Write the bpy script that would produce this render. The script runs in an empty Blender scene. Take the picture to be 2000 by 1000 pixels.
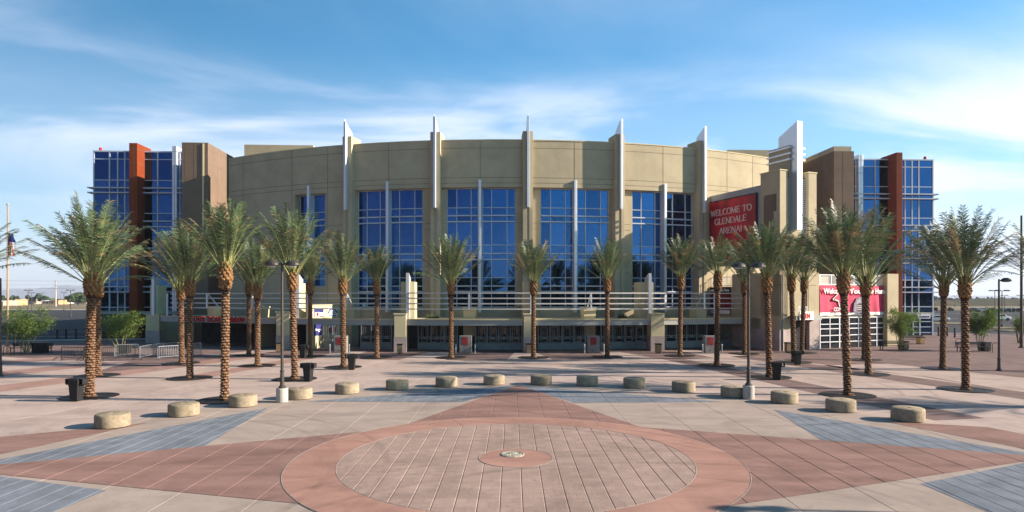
import bpy, bmesh, math, random
from mathutils import Vector, Matrix
R_ = math.radians
PI = math.pi
S = bpy.context.scene
COL = S.collection

# ------------------------------------------------------------------ camera
CH = 5.0            # camera height
FP = 1260.0         # focal length in photo pixels (2000 px wide)
cam_d = bpy.data.cameras.new('camera'); cam = bpy.data.objects.new('camera', cam_d); COL.objects.link(cam)
cam.location = (0, 0, CH); cam.rotation_euler = (R_(90), 0, 0)
cam_d.sensor_width = 36.0; cam_d.lens = FP/2000*36; cam_d.shift_y = 82/2000
cam_d.clip_start = 0.1; cam_d.clip_end = 40000
S.camera = cam
# ------------------------------------------------------------------ sun, sky, exposure
SUN_EL = R_(22.0); SUN_AZ = R_(94.5)       # compass angle from +Y (away) clockwise; 90 = from the right
sd = Vector((math.sin(SUN_AZ)*math.cos(SUN_EL), math.cos(SUN_AZ)*math.cos(SUN_EL), math.sin(SUN_EL)))
sl = bpy.data.lights.new('sun', 'SUN'); sl.energy = 5.0; sl.angle = R_(0.5); sl.color = (1.0, 0.85, 0.69)
sun = bpy.data.objects.new('sun', sl); COL.objects.link(sun)
sun.rotation_euler = sd.to_track_quat('Z', 'Y').to_euler()
S.view_settings.view_transform = 'Standard'; S.view_settings.look = 'None'
S.view_settings.exposure = 1.45; S.view_settings.gamma = 1
S.view_settings.use_curve_mapping = False
S.cycles.max_bounces = 6; S.cycles.transparent_max_bounces = 6; S.cycles.volume_bounces = 0
W = bpy.data.worlds.new('World'); S.world = W; W.use_nodes = True
nt = W.node_tree; nt.nodes.clear()
def N(t, nt=nt, **k):
    n = nt.nodes.new(t)
    for a, b in k.items(): setattr(n, a, b)
    return n
def mth(nt, op, a, b=None, c=None):
    n = N('ShaderNodeMath', nt, operation=op)
    for i, v in enumerate((a, b, c)):
        if v is None: continue
        if isinstance(v, (int, float)): n.inputs[i].default_value = v
        else: nt.links.new(v, n.inputs[i])
    return n.outputs[0]
sky = N('ShaderNodeTexSky'); sky.sky_type = 'NISHITA'; sky.sun_disc = False
sky.sun_elevation = SUN_EL; sky.sun_rotation = SUN_AZ
sky.air_density = 1.0; sky.dust_density = 0.35; sky.ozone_density = 4.5; sky.altitude = 300
tc = N('ShaderNodeTexCoord'); sep = N('ShaderNodeSeparateXYZ'); nt.links.new(tc.outputs['Generated'], sep.inputs[0])
zz = mth(nt, 'ADD', mth(nt, 'MAXIMUM', sep.outputs[2], 0.0), 0.16)
cx = mth(nt, 'DIVIDE', sep.outputs[0], zz); cy = mth(nt, 'DIVIDE', sep.outputs[1], zz)
cmb = N('ShaderNodeCombineXYZ'); nt.links.new(mth(nt, 'MULTIPLY', cx, 0.55), cmb.inputs[0]); nt.links.new(cy, cmb.inputs[1])
mp = N('ShaderNodeMapping'); nt.links.new(cmb.outputs[0], mp.inputs[0]); mp.inputs['Location'].default_value = (12.1, 9.3, 0)
mp.inputs['Rotation'].default_value = (0, 0, R_(24))
n1 = N('ShaderNodeTexNoise'); n1.inputs['Scale'].default_value = 1.15; n1.inputs['Detail'].default_value = 9; n1.inputs['Roughness'].default_value = 0.56; n1.inputs['Distortion'].default_value = 0.8
nt.links.new(mp.outputs[0], n1.inputs['Vector'])
n2 = N('ShaderNodeTexNoise'); n2.inputs['Scale'].default_value = 0.42; n2.inputs['Detail'].default_value = 3
nt.links.new(mp.outputs[0], n2.inputs['Vector'])
def mrange(nt, v, a, b, c=0.0, d=1.0):
    n = N('ShaderNodeMapRange', nt, interpolation_type='SMOOTHSTEP'); nt.links.new(v, n.inputs[0])
    for i, q in enumerate((a, b, c, d)): n.inputs[i+1].default_value = q
    return n.outputs[0]
wisp = mrange(nt, n1.outputs['Fac'], 0.34, 0.74)
patch = mrange(nt, n2.outputs['Fac'], 0.34, 0.60)
# cirrus is denser towards the sun side and the horizon
side = mrange(nt, sep.outputs[0], -0.70, 0.55, 0.45, 1.25)
low = mth(nt, 'MULTIPLY', mrange(nt, sep.outputs[2], 0.20, 0.36, 1.15, 0.30), mrange(nt, sep.outputs[2], 0.0, 0.2, 0.62, 1.0))
cl = mth(nt, 'MULTIPLY', mth(nt, 'MULTIPLY', mth(nt, 'ADD', mth(nt, 'MULTIPLY', wisp, mth(nt, 'ADD', patch, 0.30)), 0.05), side), low)
front = mrange(nt, sep.outputs[1], -0.3, 0.35, 0.12, 1.0)     # the cirrus bank lies over the arena, the sky behind is clear
cl = mth(nt, 'MINIMUM', mth(nt, 'MULTIPLY', mth(nt, 'MULTIPLY', cl, front), 1.15), 0.80)
veil = mth(nt, 'MULTIPLY', mrange(nt, sep.outputs[2], 0.0, 0.22, 0.55, 0.0), mrange(nt, sep.outputs[0], -0.6, 0.6, 0.8, 1.25))
cl = mth(nt, 'ADD', cl, mth(nt, 'MULTIPLY', veil, mth(nt, 'SUBTRACT', 1, cl)))
# a milky band of cirrus just over the roof line
vb = mth(nt, 'MULTIPLY', mth(nt, 'MULTIPLY', mrange(nt, sep.outputs[2], 0.13, 0.23, 0, 1), mrange(nt, sep.outputs[2], 0.24, 0.36, 1, 0)), mth(nt, 'MULTIPLY', mrange(nt, n1.outputs['Fac'], 0.36, 0.62, 0.12, 0.72), front))
cl = mth(nt, 'ADD', cl, mth(nt, 'MULTIPLY', vb, mth(nt, 'SUBTRACT', 1, cl)))
mix = N('ShaderNodeMixRGB'); nt.links.new(cl, mix.inputs[0]); hs = N('ShaderNodeHueSaturation'); hs.inputs['Saturation'].default_value = 1.3; hs.inputs['Hue'].default_value = 0.484; bk = mrange(nt, sep.outputs[1], -0.25, 0.15, 1.0, 0.0); nt.links.new(mth(nt, 'MULTIPLY', mrange(nt, sep.outputs[0], -0.75, 0.10, 0.92, 1.6), mth(nt, 'SUBTRACT', 1.0, mth(nt, 'MULTIPLY', bk, mrange(nt, sep.outputs[0], -0.75, 0.5, 0.62, 0.1)))), hs.inputs['Value']); nt.links.new(mth(nt, 'ADD', 0.484, mth(nt, 'MULTIPLY', mrange(nt, sep.outputs[1], -0.25, 0.15, 1.0, 0.0), mrange(nt, sep.outputs[0], -0.75, 0.4, 0.055, -0.03))), hs.inputs['Hue']); nt.links.new(sky.outputs[0], hs.inputs['Color']); nt.links.new(hs.outputs[0], mix.inputs[1])
mix.inputs[2].default_value = (7.9, 8.35, 9.6, 1)
bg = N('ShaderNodeBackground'); bg.inputs[1].default_value = 0.051
out = N('ShaderNodeOutputWorld'); nt.links.new(mix.outputs[0], bg.inputs[0]); nt.links.new(bg.outputs[0], out.inputs[0])

# ------------------------------------------------------------------ materials
PZ0 = .14
def mat(name, col, rough=0.85, metal=0.0, var=0.0, scale=3.0, col2=None, bump=0.0, bscale=30.0, spec=0.3, trans=0.0, stretch=None, fine=0.0, brick=None, objrand=0.0, emit=None, stain=0.0):
    m = bpy.data.materials.new(name); m.use_nodes = True; t = m.node_tree; t.nodes.clear()
    o = N('ShaderNodeOutputMaterial', t); p = N('ShaderNodeBsdfPrincipled', t)
    p.inputs['Roughness'].default_value = rough; p.inputs['Metallic'].default_value = metal
    p.inputs['Specular IOR Level'].default_value = spec if (rough < .8 or spec != .3) else .08
    geo = N('ShaderNodeNewGeometry', t); vec = geo.outputs['Position']
    if objrand or trans:
        tcn = N('ShaderNodeTexCoord', t); vec = tcn.outputs['Object']
    if stretch:
        mpn = N('ShaderNodeMapping', t); mpn.inputs['Scale'].default_value = stretch; t.links.new(vec, mpn.inputs[0]); vec = mpn.outputs[0]
    cur = None
    c2 = col2 if col2 else tuple(max(0, c*(1-var)) for c in col)
    c1 = col if col2 else tuple(min(1, c*(1+var)) for c in col)
    if var or col2:
        n = N('ShaderNodeTexNoise', t); n.inputs['Scale'].default_value = scale; n.inputs['Detail'].default_value = 7; n.inputs['Roughness'].default_value = 0.62
        t.links.new(vec, n.inputs['Vector'])
        f = mrange(t, n.outputs['Fac'], 0.3, 0.7)
        mx = N('ShaderNodeMixRGB', t); t.links.new(f, mx.inputs[0]); mx.inputs[1].default_value = (*c1, 1); mx.inputs[2].default_value = (*c2, 1)
        cur = mx.outputs[0]
    else:
        rg = N('ShaderNodeRGB', t); rg.outputs[0].default_value = (*col, 1); cur = rg.outputs[0]
    if fine:
        n = N('ShaderNodeTexNoise', t); n.inputs['Scale'].default_value = 45; n.inputs['Detail'].default_value = 4; t.links.new(vec, n.inputs['Vector'])
        f = mrange(t, n.outputs['Fac'], 0.25, 0.75, 1-fine, 1+fine)
        mx = N('ShaderNodeVectorMath', t, operation='SCALE'); t.links.new(cur, mx.inputs[0]); t.links.new(f, mx.inputs[3]); cur = mx.outputs[0]
    if stain:
        gp_ = geo.outputs['Position']
        n = N('ShaderNodeTexNoise', t); n.inputs['Scale'].default_value = .33; n.inputs['Detail'].default_value = 9; n.inputs['Roughness'].default_value = .7; n.inputs['Distortion'].default_value = 1.2; t.links.new(gp_, n.inputs['Vector'])
        f = mrange(t, n.outputs['Fac'], .42, .68, 1, 1-stain)
        sp = N('ShaderNodeTexNoise', t); sp.inputs['Scale'].default_value = 5.5; sp.inputs['Detail'].default_value = 2; t.links.new(gp_, sp.inputs['Vector'])
        f = mth(t, 'MULTIPLY', f, mrange(t, sp.outputs['Fac'], .70, .76, 1, 1-stain*1.6))
        for (ax_, ay_, ar_, aw_) in ((-14.5,17,9.5,.12),(-14.5,17,11.0,.12),(9,38,13.5,.12),(9,38,12.0,.12),(-6,9.5,16.5,.1),(-6.2,9.2,17.9,.1),(4,8,11,.12),(4,8,12.5,.12)):
            d_ = N('ShaderNodeVectorMath', t, operation='DISTANCE'); d_.inputs[1].default_value = (ax_, ay_, PZ0); t.links.new(gp_, d_.inputs[0])
            df = mth(t, 'ABSOLUTE', mth(t, 'SUBTRACT', d_.outputs['Value'], ar_)); a_ = mrange(t, df, aw_*.5, aw_*1.4, 1, 0)
            f = mth(t, 'MULTIPLY', f, mth(t, 'SUBTRACT', 1, mth(t, 'MULTIPLY', a_, mrange(t, n.outputs['Fac'], .4, .6, stain*.9, 0))))
        mx = N('ShaderNodeVectorMath', t, operation='SCALE'); t.links.new(cur, mx.inputs[0]); t.links.new(f, mx.inputs[3]); cur = mx.outputs[0]
    if objrand:
        oi = N('ShaderNodeObjectInfo', t); f = mrange(t, oi.outputs['Random'], 0, 1, 1-objrand, 1+objrand)
        mx = N('ShaderNodeVectorMath', t, operation='SCALE'); t.links.new(cur, mx.inputs[0]); t.links.new(f, mx.inputs[3]); cur = mx.outputs[0]
    if brick:
        bw, bh, mort, dark, off = brick
        b = N('ShaderNodeTexBrick', t); b.offset = off; b.inputs['Color1'].default_value = (1, 1, 1, 1); b.inputs['Color2'].default_value = (.88, .88, .88, 1)
        b.inputs['Mortar'].default_value = (dark, dark, dark, 1); b.inputs['Scale'].default_value = 1; b.inputs['Mortar Size'].default_value = mort
        b.inputs['Mortar Smooth'].default_value = 0.3
        b.inputs['Brick Width'].default_value = bw; b.inputs['Row Height'].default_value = bh; t.links.new(vec, b.inputs['Vector'])
        mx = N('ShaderNodeMixRGB', t, blend_type='MULTIPLY'); mx.inputs[0].default_value = 1; t.links.new(cur, mx.inputs[1]); t.links.new(b.outputs[0], mx.inputs[2]); cur = mx.outputs[0]
    t.links.new(cur, p.inputs['Base Color'])
    if bump:
        n = N('ShaderNodeTexNoise', t); n.inputs['Scale'].default_value = bscale; n.inputs['Detail'].default_value = 5; t.links.new(vec, n.inputs['Vector'])
        b = N('ShaderNodeBump', t); b.inputs['Strength'].default_value = bump; b.inputs['Distance'].default_value = 0.02
        t.links.new(n.outputs['Fac'], b.inputs['Height']); t.links.new(b.outputs[0], p.inputs['Normal'])
    if emit:
        p.inputs['Emission Color'].default_value = (*emit[:3], 1); p.inputs['Emission Strength'].default_value = emit[3]
    sh = p.outputs[0]
    if trans:
        tr = N('ShaderNodeBsdfTranslucent', t); t.links.new(cur, tr.inputs[0])
        ms = N('ShaderNodeMixShader', t); ms.inputs[0].default_value = trans; t.links.new(sh, ms.inputs[1]); t.links.new(tr.outputs[0], ms.inputs[2]); sh = ms.outputs[0]
    t.links.new(sh, o.inputs[0]); return m

M = dict(
 stucco=mat('olive_stucco', (.42,.36,.25), .9, stain=.10, var=.07, scale=.35, bump=.25, bscale=18, fine=.06),
 stucco_pale=mat('cream_stucco', (.55,.48,.31), .9, var=.05, scale=.5, bump=.2, bscale=18),
 joint=mat('panel_joint', (.14,.12,.08), .9),
 brown=mat('brown_panel', (.18,.13,.098), .85, var=.08, scale=.5, bump=.2, bscale=20),
 orange=mat('rust_orange_panel', (.20,.042,.015), .8, var=.08, scale=.6),
 redbrown=mat('dark_rust_panel', (.20,.05,.028), .8, var=.08, scale=.6),
 white=mat('white_aluminium', (.66,.68,.73), .38, metal=.5, var=.03, scale=1, spec=.5),
 mull=mat('pale_mullion', (.46,.50,.58), .4, spec=.5),
 grey=mat('grey_fascia', (.33,.34,.33), .6, var=.05, scale=1),
 rail=mat('painted_rail', (.55,.54,.52), .45, spec=.5),
 stone=mat('pinkish_stone', (.42,.34,.32), .85, var=.12, scale=1.2, brick=(.8,.4,.012,.7,.5)),
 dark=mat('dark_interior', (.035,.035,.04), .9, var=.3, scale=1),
 steel=mat('galvanised_gate', (.22,.25,.27), .5, metal=.4, var=.1, scale=2),
 iron=mat('black_iron', (.014,.014,.015), .6, var=.2, scale=4, spec=.3),
 bronze=mat('dark_bronze_pole', (.045,.036,.028), .45, var=.2, scale=4, spec=.5),
 chrome=mat('galvanised_barrier', (.33,.35,.38), .35, metal=.6, var=.1, scale=4),
 conc=mat('pale_concrete', (.40,.38,.35), .9, var=.08, scale=1.5, bump=.2, bscale=40, fine=.1),
 seat=mat('exposed_aggregate', (.31,.255,.18), .9, stain=.25, var=.18, scale=6, bump=.6, bscale=90, fine=.35, objrand=.06),
 asphalt=mat('asphalt', (.045,.045,.05), .92, var=.2, scale=.2, fine=.15),
 desert=mat('desert_ground', (.24,.18,.12), .95, var=.25, scale=.02, col2=(.12,.12,.06)),
 p_plain=mat('plaza_concrete', (.40,.315,.28), .88, var=.07, scale=.5, bump=.12, bscale=30, fine=.07, stretch=(.35,1.2,1), stain=.22),
 p_beige=mat('beige_concrete', (.34,.275,.235), .88, var=.08, scale=.7, bump=.12, bscale=30, fine=.07, stretch=(.4,1.3,1), stain=.22),
 p_star=mat('rose_concrete', (.245,.148,.125), .88, var=.16, scale=.8, bump=.12, bscale=30, fine=.07, stretch=(.35,1.5,1), stain=.22),
 p_ring=mat('salmon_concrete', (.34,.196,.155), .88, var=.12, scale=.8, bump=.12, bscale=30, fine=.06, stretch=(.5,1.3,1), stain=.22),
 p_blue=mat('blue_grey_paving', (.185,.205,.235), .85, var=.14, scale=1.4, bump=.12, bscale=30, fine=.08, brick=(.53,.5325,.006,.8,.0), stain=.22),
 p_disk=mat('aggregate_disk', (.345,.25,.21), .9, var=.09, scale=2.5, bump=.25, bscale=110, fine=.2, brick=(1.06,.34,.012,.82,.5), stain=.22),
 p_band=mat('rose_band_concrete', (.32,.20,.17), .88, var=.08, scale=.6, bump=.12, bscale=30, fine=.06, stain=.22),
 p_mauve=mat('mauve_brick_paving', (.20,.14,.13), .9, var=.12, scale=.35, fine=.12, brick=(.6,.3,.012,.75,.5), stain=.22),
 pedestal=mat('shade_grey_pedestal', (.21,.20,.20), .85, var=.15, scale=2), shade_notice=mat('shade_red_notice', (.24,.02,.02), .7, var=.1), divider=mat('divider_strip_metal', (.26,.21,.18), .8, var=.2, scale=3), soil=mat('planting_soil', (.16,.10,.06), .95, var=.3, scale=6),  # pedestal grey and notice red are darkened to stand in for shade
 kerb=mat('kerb_concrete', (.45,.42,.38), .9, var=.08, scale=1),
 paint=mat('road_paint', (.7,.7,.68), .8, var=.1, scale=2),
 red=mat('red_panel', (.62,.022,.035), .5, var=.25, scale=.55, col2=(.22,.01,.02)),
 redbanner=mat('red_banner_cloth', (.60,.05,.115), .75, var=.18, scale=.5),
 signred=mat('red_letters', (.5,.012,.02), .6),
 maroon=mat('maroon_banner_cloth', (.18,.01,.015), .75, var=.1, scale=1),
 navy=mat('navy_banner_cloth', (.02,.025,.16), .7), signblack=mat('black_trim', (.01,.01,.012), .5),
 letter=mat('pale_letters', (.80,.72,.66), .6), whitecloth=mat('white_vinyl', (.8,.78,.76), .7),
 teal=mat('teal_letters', (.2,.5,.5), .6), slate=mat('slate_frame', (.27,.28,.31), .6, var=.04, scale=1),
 gold=mat('brass_disc', (.55,.5,.38), .35, metal=.5, var=.3, scale=12, bump=.8, bscale=14),
 bark_gap=mat('palm_bark_core', (.045,.024,.015), .95, var=.2, scale=6), trunk=mat('palm_bark', (.27,.165,.10), .9, scale=5, col2=(.13,.07,.042), trans=0, objrand=.12),
 boot=mat('palm_boots', (.29,.17,.08), .9, scale=8, col2=(.12,.055,.025), objrand=.12),
 leaf=mat('palm_leaflets', (.12,.17,.075), .4, scale=3.5, col2=(.03,.055,.026), trans=.2, objrand=.15, spec=.4),
 rachis=mat('palm_stalks', (.28,.28,.10), .6, scale=2, col2=(.16,.19,.07), objrand=.1),
 drytip=mat('dry_leaflets', (.30,.23,.13), .8, scale=3, col2=(.24,.17,.09), trans=.2),
 pv_leaf=mat('feathery_leaves', (.15,.22,.05), .7, scale=1.5, col2=(.08,.14,.035), trans=.3, objrand=.1),
 pv_stem=mat('green_bark', (.26,.24,.11), .8, scale=3, col2=(.16,.15,.07)),
 treeleaf=mat('distant_foliage', (.055,.085,.035), .8, scale=.4, col2=(.025,.045,.02)),
 treebark=mat('tree_bark', (.09,.065,.045), .9, var=.2),
 tan=mat('tan_wall', (.46,.29,.16), .9, var=.1, scale=.3), roofw=mat('pale_roof', (.6,.57,.53), .8, var=.1, scale=.3), pinkw=mat('pink_beige_wall', (.45,.32,.26), .9, var=.1, scale=.3),
 mtn=mat('mountain_rock', (.10,.09,.10), .95, var=.3, scale=.002), scrub=mat('scrub_hill', (.10,.075,.05), .95, var=.3, scale=.02, col2=(.05,.055,.03)),
 carw=mat('white_car_paint', (.7,.71,.72), .3, spec=.6), card=mat('dark_car_paint', (.03,.035,.045), .3, spec=.6), cars=mat('silver_car_paint', (.4,.42,.44), .3, metal=.3, spec=.6),
 tyre=mat('tyre_rubber', (.02,.02,.02), .9), carglass=mat('car_glass', (.02,.03,.035), .1, spec=.8),
 wood=mat('tan_bin_panel', (.36,.25,.14), .8, var=.12, scale=4), canred=mat('beacon_red', (.5,.03,.03), .5),
 plant=mat('planter_leaves', (.09,.14,.06), .7, scale=3, col2=(.05,.08,.03), trans=.2), flag_blue=mat('flag_blue', (.03,.04,.16), .8), flag_red=mat('flag_red', (.55,.03,.04), .8), flag_white=mat('flag_white', (.75,.72,.7), .8),
 ice=mat('grey_print', (.45,.4,.45), .8, scale=2.5, col2=(.12,.09,.14)),
)
def glass_mat(k=1.0):
    m = bpy.data.materials.new('reflective_blue_glass'); m.use_nodes = True; t = m.node_tree; p = t.nodes['Principled BSDF']
    p.inputs['Metallic'].default_value = 1.0; p.inputs['Base Color'].default_value = (.030*k, .088*k, .23*k, 1); p.inputs['Roughness'].default_value = 0.03
    g = N('ShaderNodeNewGeometry', t); n = N('ShaderNodeTexNoise', t); n.inputs['Scale'].default_value = .55; n.inputs['Detail'].default_value = 1; t.links.new(g.outputs['Position'], n.inputs['Vector'])
    b = N('ShaderNodeBump', t); b.inputs['Strength'].default_value = .16; b.inputs['Distance'].default_value = .02
    t.links.new(n.outputs['Fac'], b.inputs['Height']); t.links.new(b.outputs[0], p.inputs['Normal'])
    return m
M['glass'] = glass_mat(); M['glass2'] = glass_mat(.8); M['glass3'] = glass_mat(1.18)
M['darkglass'] = mat('dark_storefront_glass', (.012,.016,.022), .06, spec=.6)

# ------------------------------------------------------------------ mesh helpers
class MB:
    def __init__(s): s.v = []; s.f = []; s.mi = []; s.mats = []; s.cur = 0
    def use(s, m):
        if m not in s.mats: s.mats.append(m)
        s.cur = s.mats.index(m); return s
    def add(s, vs, fs):
        o = len(s.v); s.v += [tuple(q) for q in vs]
        for f in fs: s.f.append(tuple(i+o for i in f)); s.mi.append(s.cur)
        return s
    def box(s, x0, x1, y0, y1, z0, z1, mtx=None):
        if x0 > x1: x0, x1 = x1, x0
        if y0 > y1: y0, y1 = y1, y0
        v = [(x0,y0,z0),(x1,y0,z0),(x1,y1,z0),(x0,y1,z0),(x0,y0,z1),(x1,y0,z1),(x1,y1,z1),(x0,y1,z1)]
        if mtx: v = [mtx @ Vector(q) for q in v]
        return s.add(v, [(0,3,2,1),(4,5,6,7),(0,1,5,4),(1,2,6,5),(2,3,7,6),(3,0,4,7)])
    def prism(s, pts, z0, z1):          # horizontal outline extruded in z
        n = len(pts); v = [(p[0],p[1],z0) for p in pts]+[(p[0],p[1],z1) for p in pts]
        return s.add(v, [tuple(range(n-1,-1,-1)), tuple(range(n,2*n))]+[(i,(i+1)%n,(i+1)%n+n,i+n) for i in range(n)])
    def extr(s, pts, d):                # any planar outline extruded by vector d
        n = len(pts); d = Vector(d); v = [Vector(p) for p in pts]+[Vector(p)+d for p in pts]
        return s.add(v, [tuple(range(n-1,-1,-1)), tuple(range(n,2*n))]+[(i,(i+1)%n,(i+1)%n+n,i+n) for i in range(n)])
    def lathe(s, prof, n=16, c=(0,0,0), a0=0.0, sx=1, sy=1):
        o = []
        for r, z in prof:
            for k in range(n):
                a = a0+2*PI*k/n; o.append((c[0]+r*sx*math.cos(a), c[1]+r*sy*math.sin(a), c[2]+z))
        f = []
        for i in range(len(prof)-1):
            for k in range(n): f.append((i*n+k, i*n+(k+1)%n, (i+1)*n+(k+1)%n, (i+1)*n+k))
        f.append(tuple(range(n-1,-1,-1))); L = (len(prof)-1)*n; f.append(tuple(range(L, L+n)))
        return s.add(o, f)
    def tube(s, pts, r, n=6, r1=None):
        pts = [Vector(p) for p in pts]; o = []; L = len(pts)
        for i, p in enumerate(pts):
            d = (pts[min(i+1,L-1)]-pts[max(i-1,0)]).normalized()
            u = d.cross(Vector((0,0,1)) if abs(d.z) < .9 else Vector((0,1,0))).normalized(); w = d.cross(u)
            rr = r if r1 is None else r+(r1-r)*i/(L-1)
            for k in range(n):
                a = 2*PI*k/n+PI/n; o.append(p+u*rr*math.cos(a)+w*rr*math.sin(a))
        f = [(i*n+k, i*n+(k+1)%n, (i+1)*n+(k+1)%n, (i+1)*n+k) for i in range(L-1) for k in range(n)]
        f += [tuple(range(n-1,-1,-1)), tuple(range((L-1)*n, L*n))]
        return s.add(o, f)
    def arc(s, r0, r1, t0, t1, z0, z1, step=R_(1.0)):   # piece of a curved wall about the arena's centre
        n = max(1, int(math.ceil(abs(t1-t0)/step))); o = []
        for i in range(n+1):
            t = t0+(t1-t0)*i/n
            for r, z in ((r1,z0),(r1,z1),(r0,z1),(r0,z0)): o.append((r*math.sin(t), -r*math.cos(t), z))
        f = []
        for i in range(n):
            for k in range(4): f.append((i*4+k, (i+1)*4+k, (i+1)*4+(k+1)%4, i*4+(k+1)%4))
        f += [(0,1,2,3), (n*4+3, n*4+2, n*4+1, n*4)]
        return s.add(o, f)
    def mesh(s, name, smooth=False):
        me = bpy.data.meshes.new(name); me.from_pydata([tuple(q) for q in s.v], [], s.f)
        for m in s.mats: me.materials.append(m)
        if len(s.mats) > 1: me.polygons.foreach_set('material_index', s.mi)
        if smooth: me.polygons.foreach_set('use_smooth', [True]*len(me.polygons))
        me.update(); return me
    def build(s, name, m=None, parent=None, smooth=False, fix=True, loc=None):
        if m is not None and not s.mats: s.mats = [m]
        me = s.mesh(name, smooth)
        if fix:
            bm = bmesh.new(); bm.from_mesh(me); bmesh.ops.recalc_face_normals(bm, faces=bm.faces); bm.to_mesh(me); bm.free()
        return link(name, me, parent, loc)
def link(name, me, parent=None, loc=None):
    o = bpy.data.objects.new(name, me); COL.objects.link(o)
    if parent: o.parent = parent
    if loc: o.location = loc
    return o
def tag(o, label=None, cat=None, group=None, kind=None):
    if label: o['label'] = label
    if cat: o['category'] = cat
    if group: o['group'] = group
    if kind: o['kind'] = kind
    return o
def empty(name, loc=(0,0,0), rz=0.0, **k):
    o = bpy.data.objects.new(name, None); COL.objects.link(o); o.location = loc; o.rotation_euler = (0,0,rz); o.empty_display_size = .3
    return tag(o, **k)
def copy_tree(o, parent=None):
    kids = list(o.children); c = o.copy(); COL.objects.link(c); c.parent = parent
    for ch in kids: copy_tree(ch, c)
    return c
def bevel(o, w=.02, seg=2):
    md = o.modifiers.new('bevel', 'BEVEL'); md.width = w; md.segments = seg; md.limit_method = 'ANGLE'; md.angle_limit = R_(35); return o

def gx(x, y):                                   # a ground point seen at photo pixel (x, y)
    v = y-582.0; return (x-1000)*CH/v, FP*CH/v
def zof(y, Y): return CH+(582-y)/FP*Y
def xof(x, Y): return (x-1000)/FP*Y

# text -----------------------------------------------------------------
def text(name, body, size, m, parent, mtx, width=None, offs=0.0, depth=.015, shear=0.0):
    cu = bpy.data.curves.new(name, 'FONT'); cu.body = body; cu.size = size; cu.align_x = 'LEFT'; cu.extrude = depth; cu.offset = offs; cu.shear = shear
    cu.resolution_u = 3
    tmp = bpy.data.objects.new(name, cu); COL.objects.link(tmp)
    dg = bpy.context.evaluated_depsgraph_get(); dg.update()
    me = bpy.data.meshes.new_from_object(tmp.evaluated_get(dg)); bpy.data.objects.remove(tmp); bpy.data.curves.remove(cu)
    if width:
        xs = [v.co.x for v in me.vertices]; w = max(xs)-min(xs); x0 = min(xs)
        for v in me.vertices: v.co.x = (v.co.x-x0)*width/w
    me.materials.clear(); me.materials.append(m); me.transform(mtx)
    return link(name, me, parent)
GL = {  # serif capitals drawn as strokes: (x0,y0,x1,y1,weight) in a 0..1 high cell, then serifs as short bars; advance last
 'W': ([(0,1,.28,0,1.3),(.28,0,.5,.9,.7),(.5,.9,.74,0,1.3),(.74,0,1,1,.7)], [(0,1),(1,1)], 1.12),
 'E': ([(.1,0,.1,1,1.3),(.1,.97,.62,.97,.7),(.1,.52,.5,.52,.7),(.1,.03,.64,.03,.7),(.62,.97,.62,.82,.6),(.64,.03,.64,.2,.6),(.5,.42,.5,.62,.6)], [(.1,0),(.1,1)], .8),
 'L': ([(.1,0,.1,1,1.3),(.1,.03,.6,.03,.7),(.6,.03,.6,.22,.6)], [(.1,0),(.1,1)], .76),
 'M': ([(.1,0,.1,1,.7),(.1,1,.5,.1,1.3),(.5,.1,.9,1,.7),(.9,1,.9,0,1.3)], [(.1,0),(.1,1),(.9,0),(.9,1)], 1.1),
 'T': ([(.38,0,.38,1,1.3),(0,.97,.76,.97,.7),(0,.97,0,.8,.6),(.76,.97,.76,.8,.6)], [(.38,0)], .86),
 'N': ([(.1,0,.1,1,.7),(.1,1,.8,0,1.3),(.8,0,.8,1,.7)], [(.1,0),(.1,1),(.8,1)], 1.0),
 'D': ([(.1,0,.1,1,1.3)], [(.1,0),(.1,1)], .95), 'A': ([(.05,0,.42,1,.7),(.42,1,.8,0,1.3),(.2,.36,.66,.36,.6)], [(.05,0),(.8,0)], .92),
 'R': ([(.1,0,.1,1,1.3),(.4,.5,.75,0,1.2)], [(.1,0),(.1,1),(.75,0)], .88), 'C': ([], [], .88), 'G': ([(.76,.4,.76,.08,1.2),(.6,.42,.86,.42,.6)], [], .95), 'O': ([], [], .98),
 '!': ([(.12,.3,.12,1,1.5),(.12,0,.12,.12,1.6)], [], .35), ' ': ([], [], .45)}
def arcs(ch):
    def A(cx,cy,rx,ry,a0,a1,n=9): return [(cx+rx*math.cos(R_(a0+(a1-a0)*i/n)), cy+ry*math.sin(R_(a0+(a1-a0)*i/n))) for i in range(n+1)]
    return {'C': [A(.46,.5,.4,.5,42,318)], 'G': [A(.46,.5,.4,.5,42,325)], 'O': [A(.46,.5,.42,.5,0,360,14)], 'D': [[(.1,.97)]+A(.42,.5,.42,.47,88,-88)+[(.1,.03)]], 'R': [[(.1,.97)]+A(.4,.74,.26,.23,88,-88)+[(.1,.51)]]}.get(ch, [])
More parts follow.
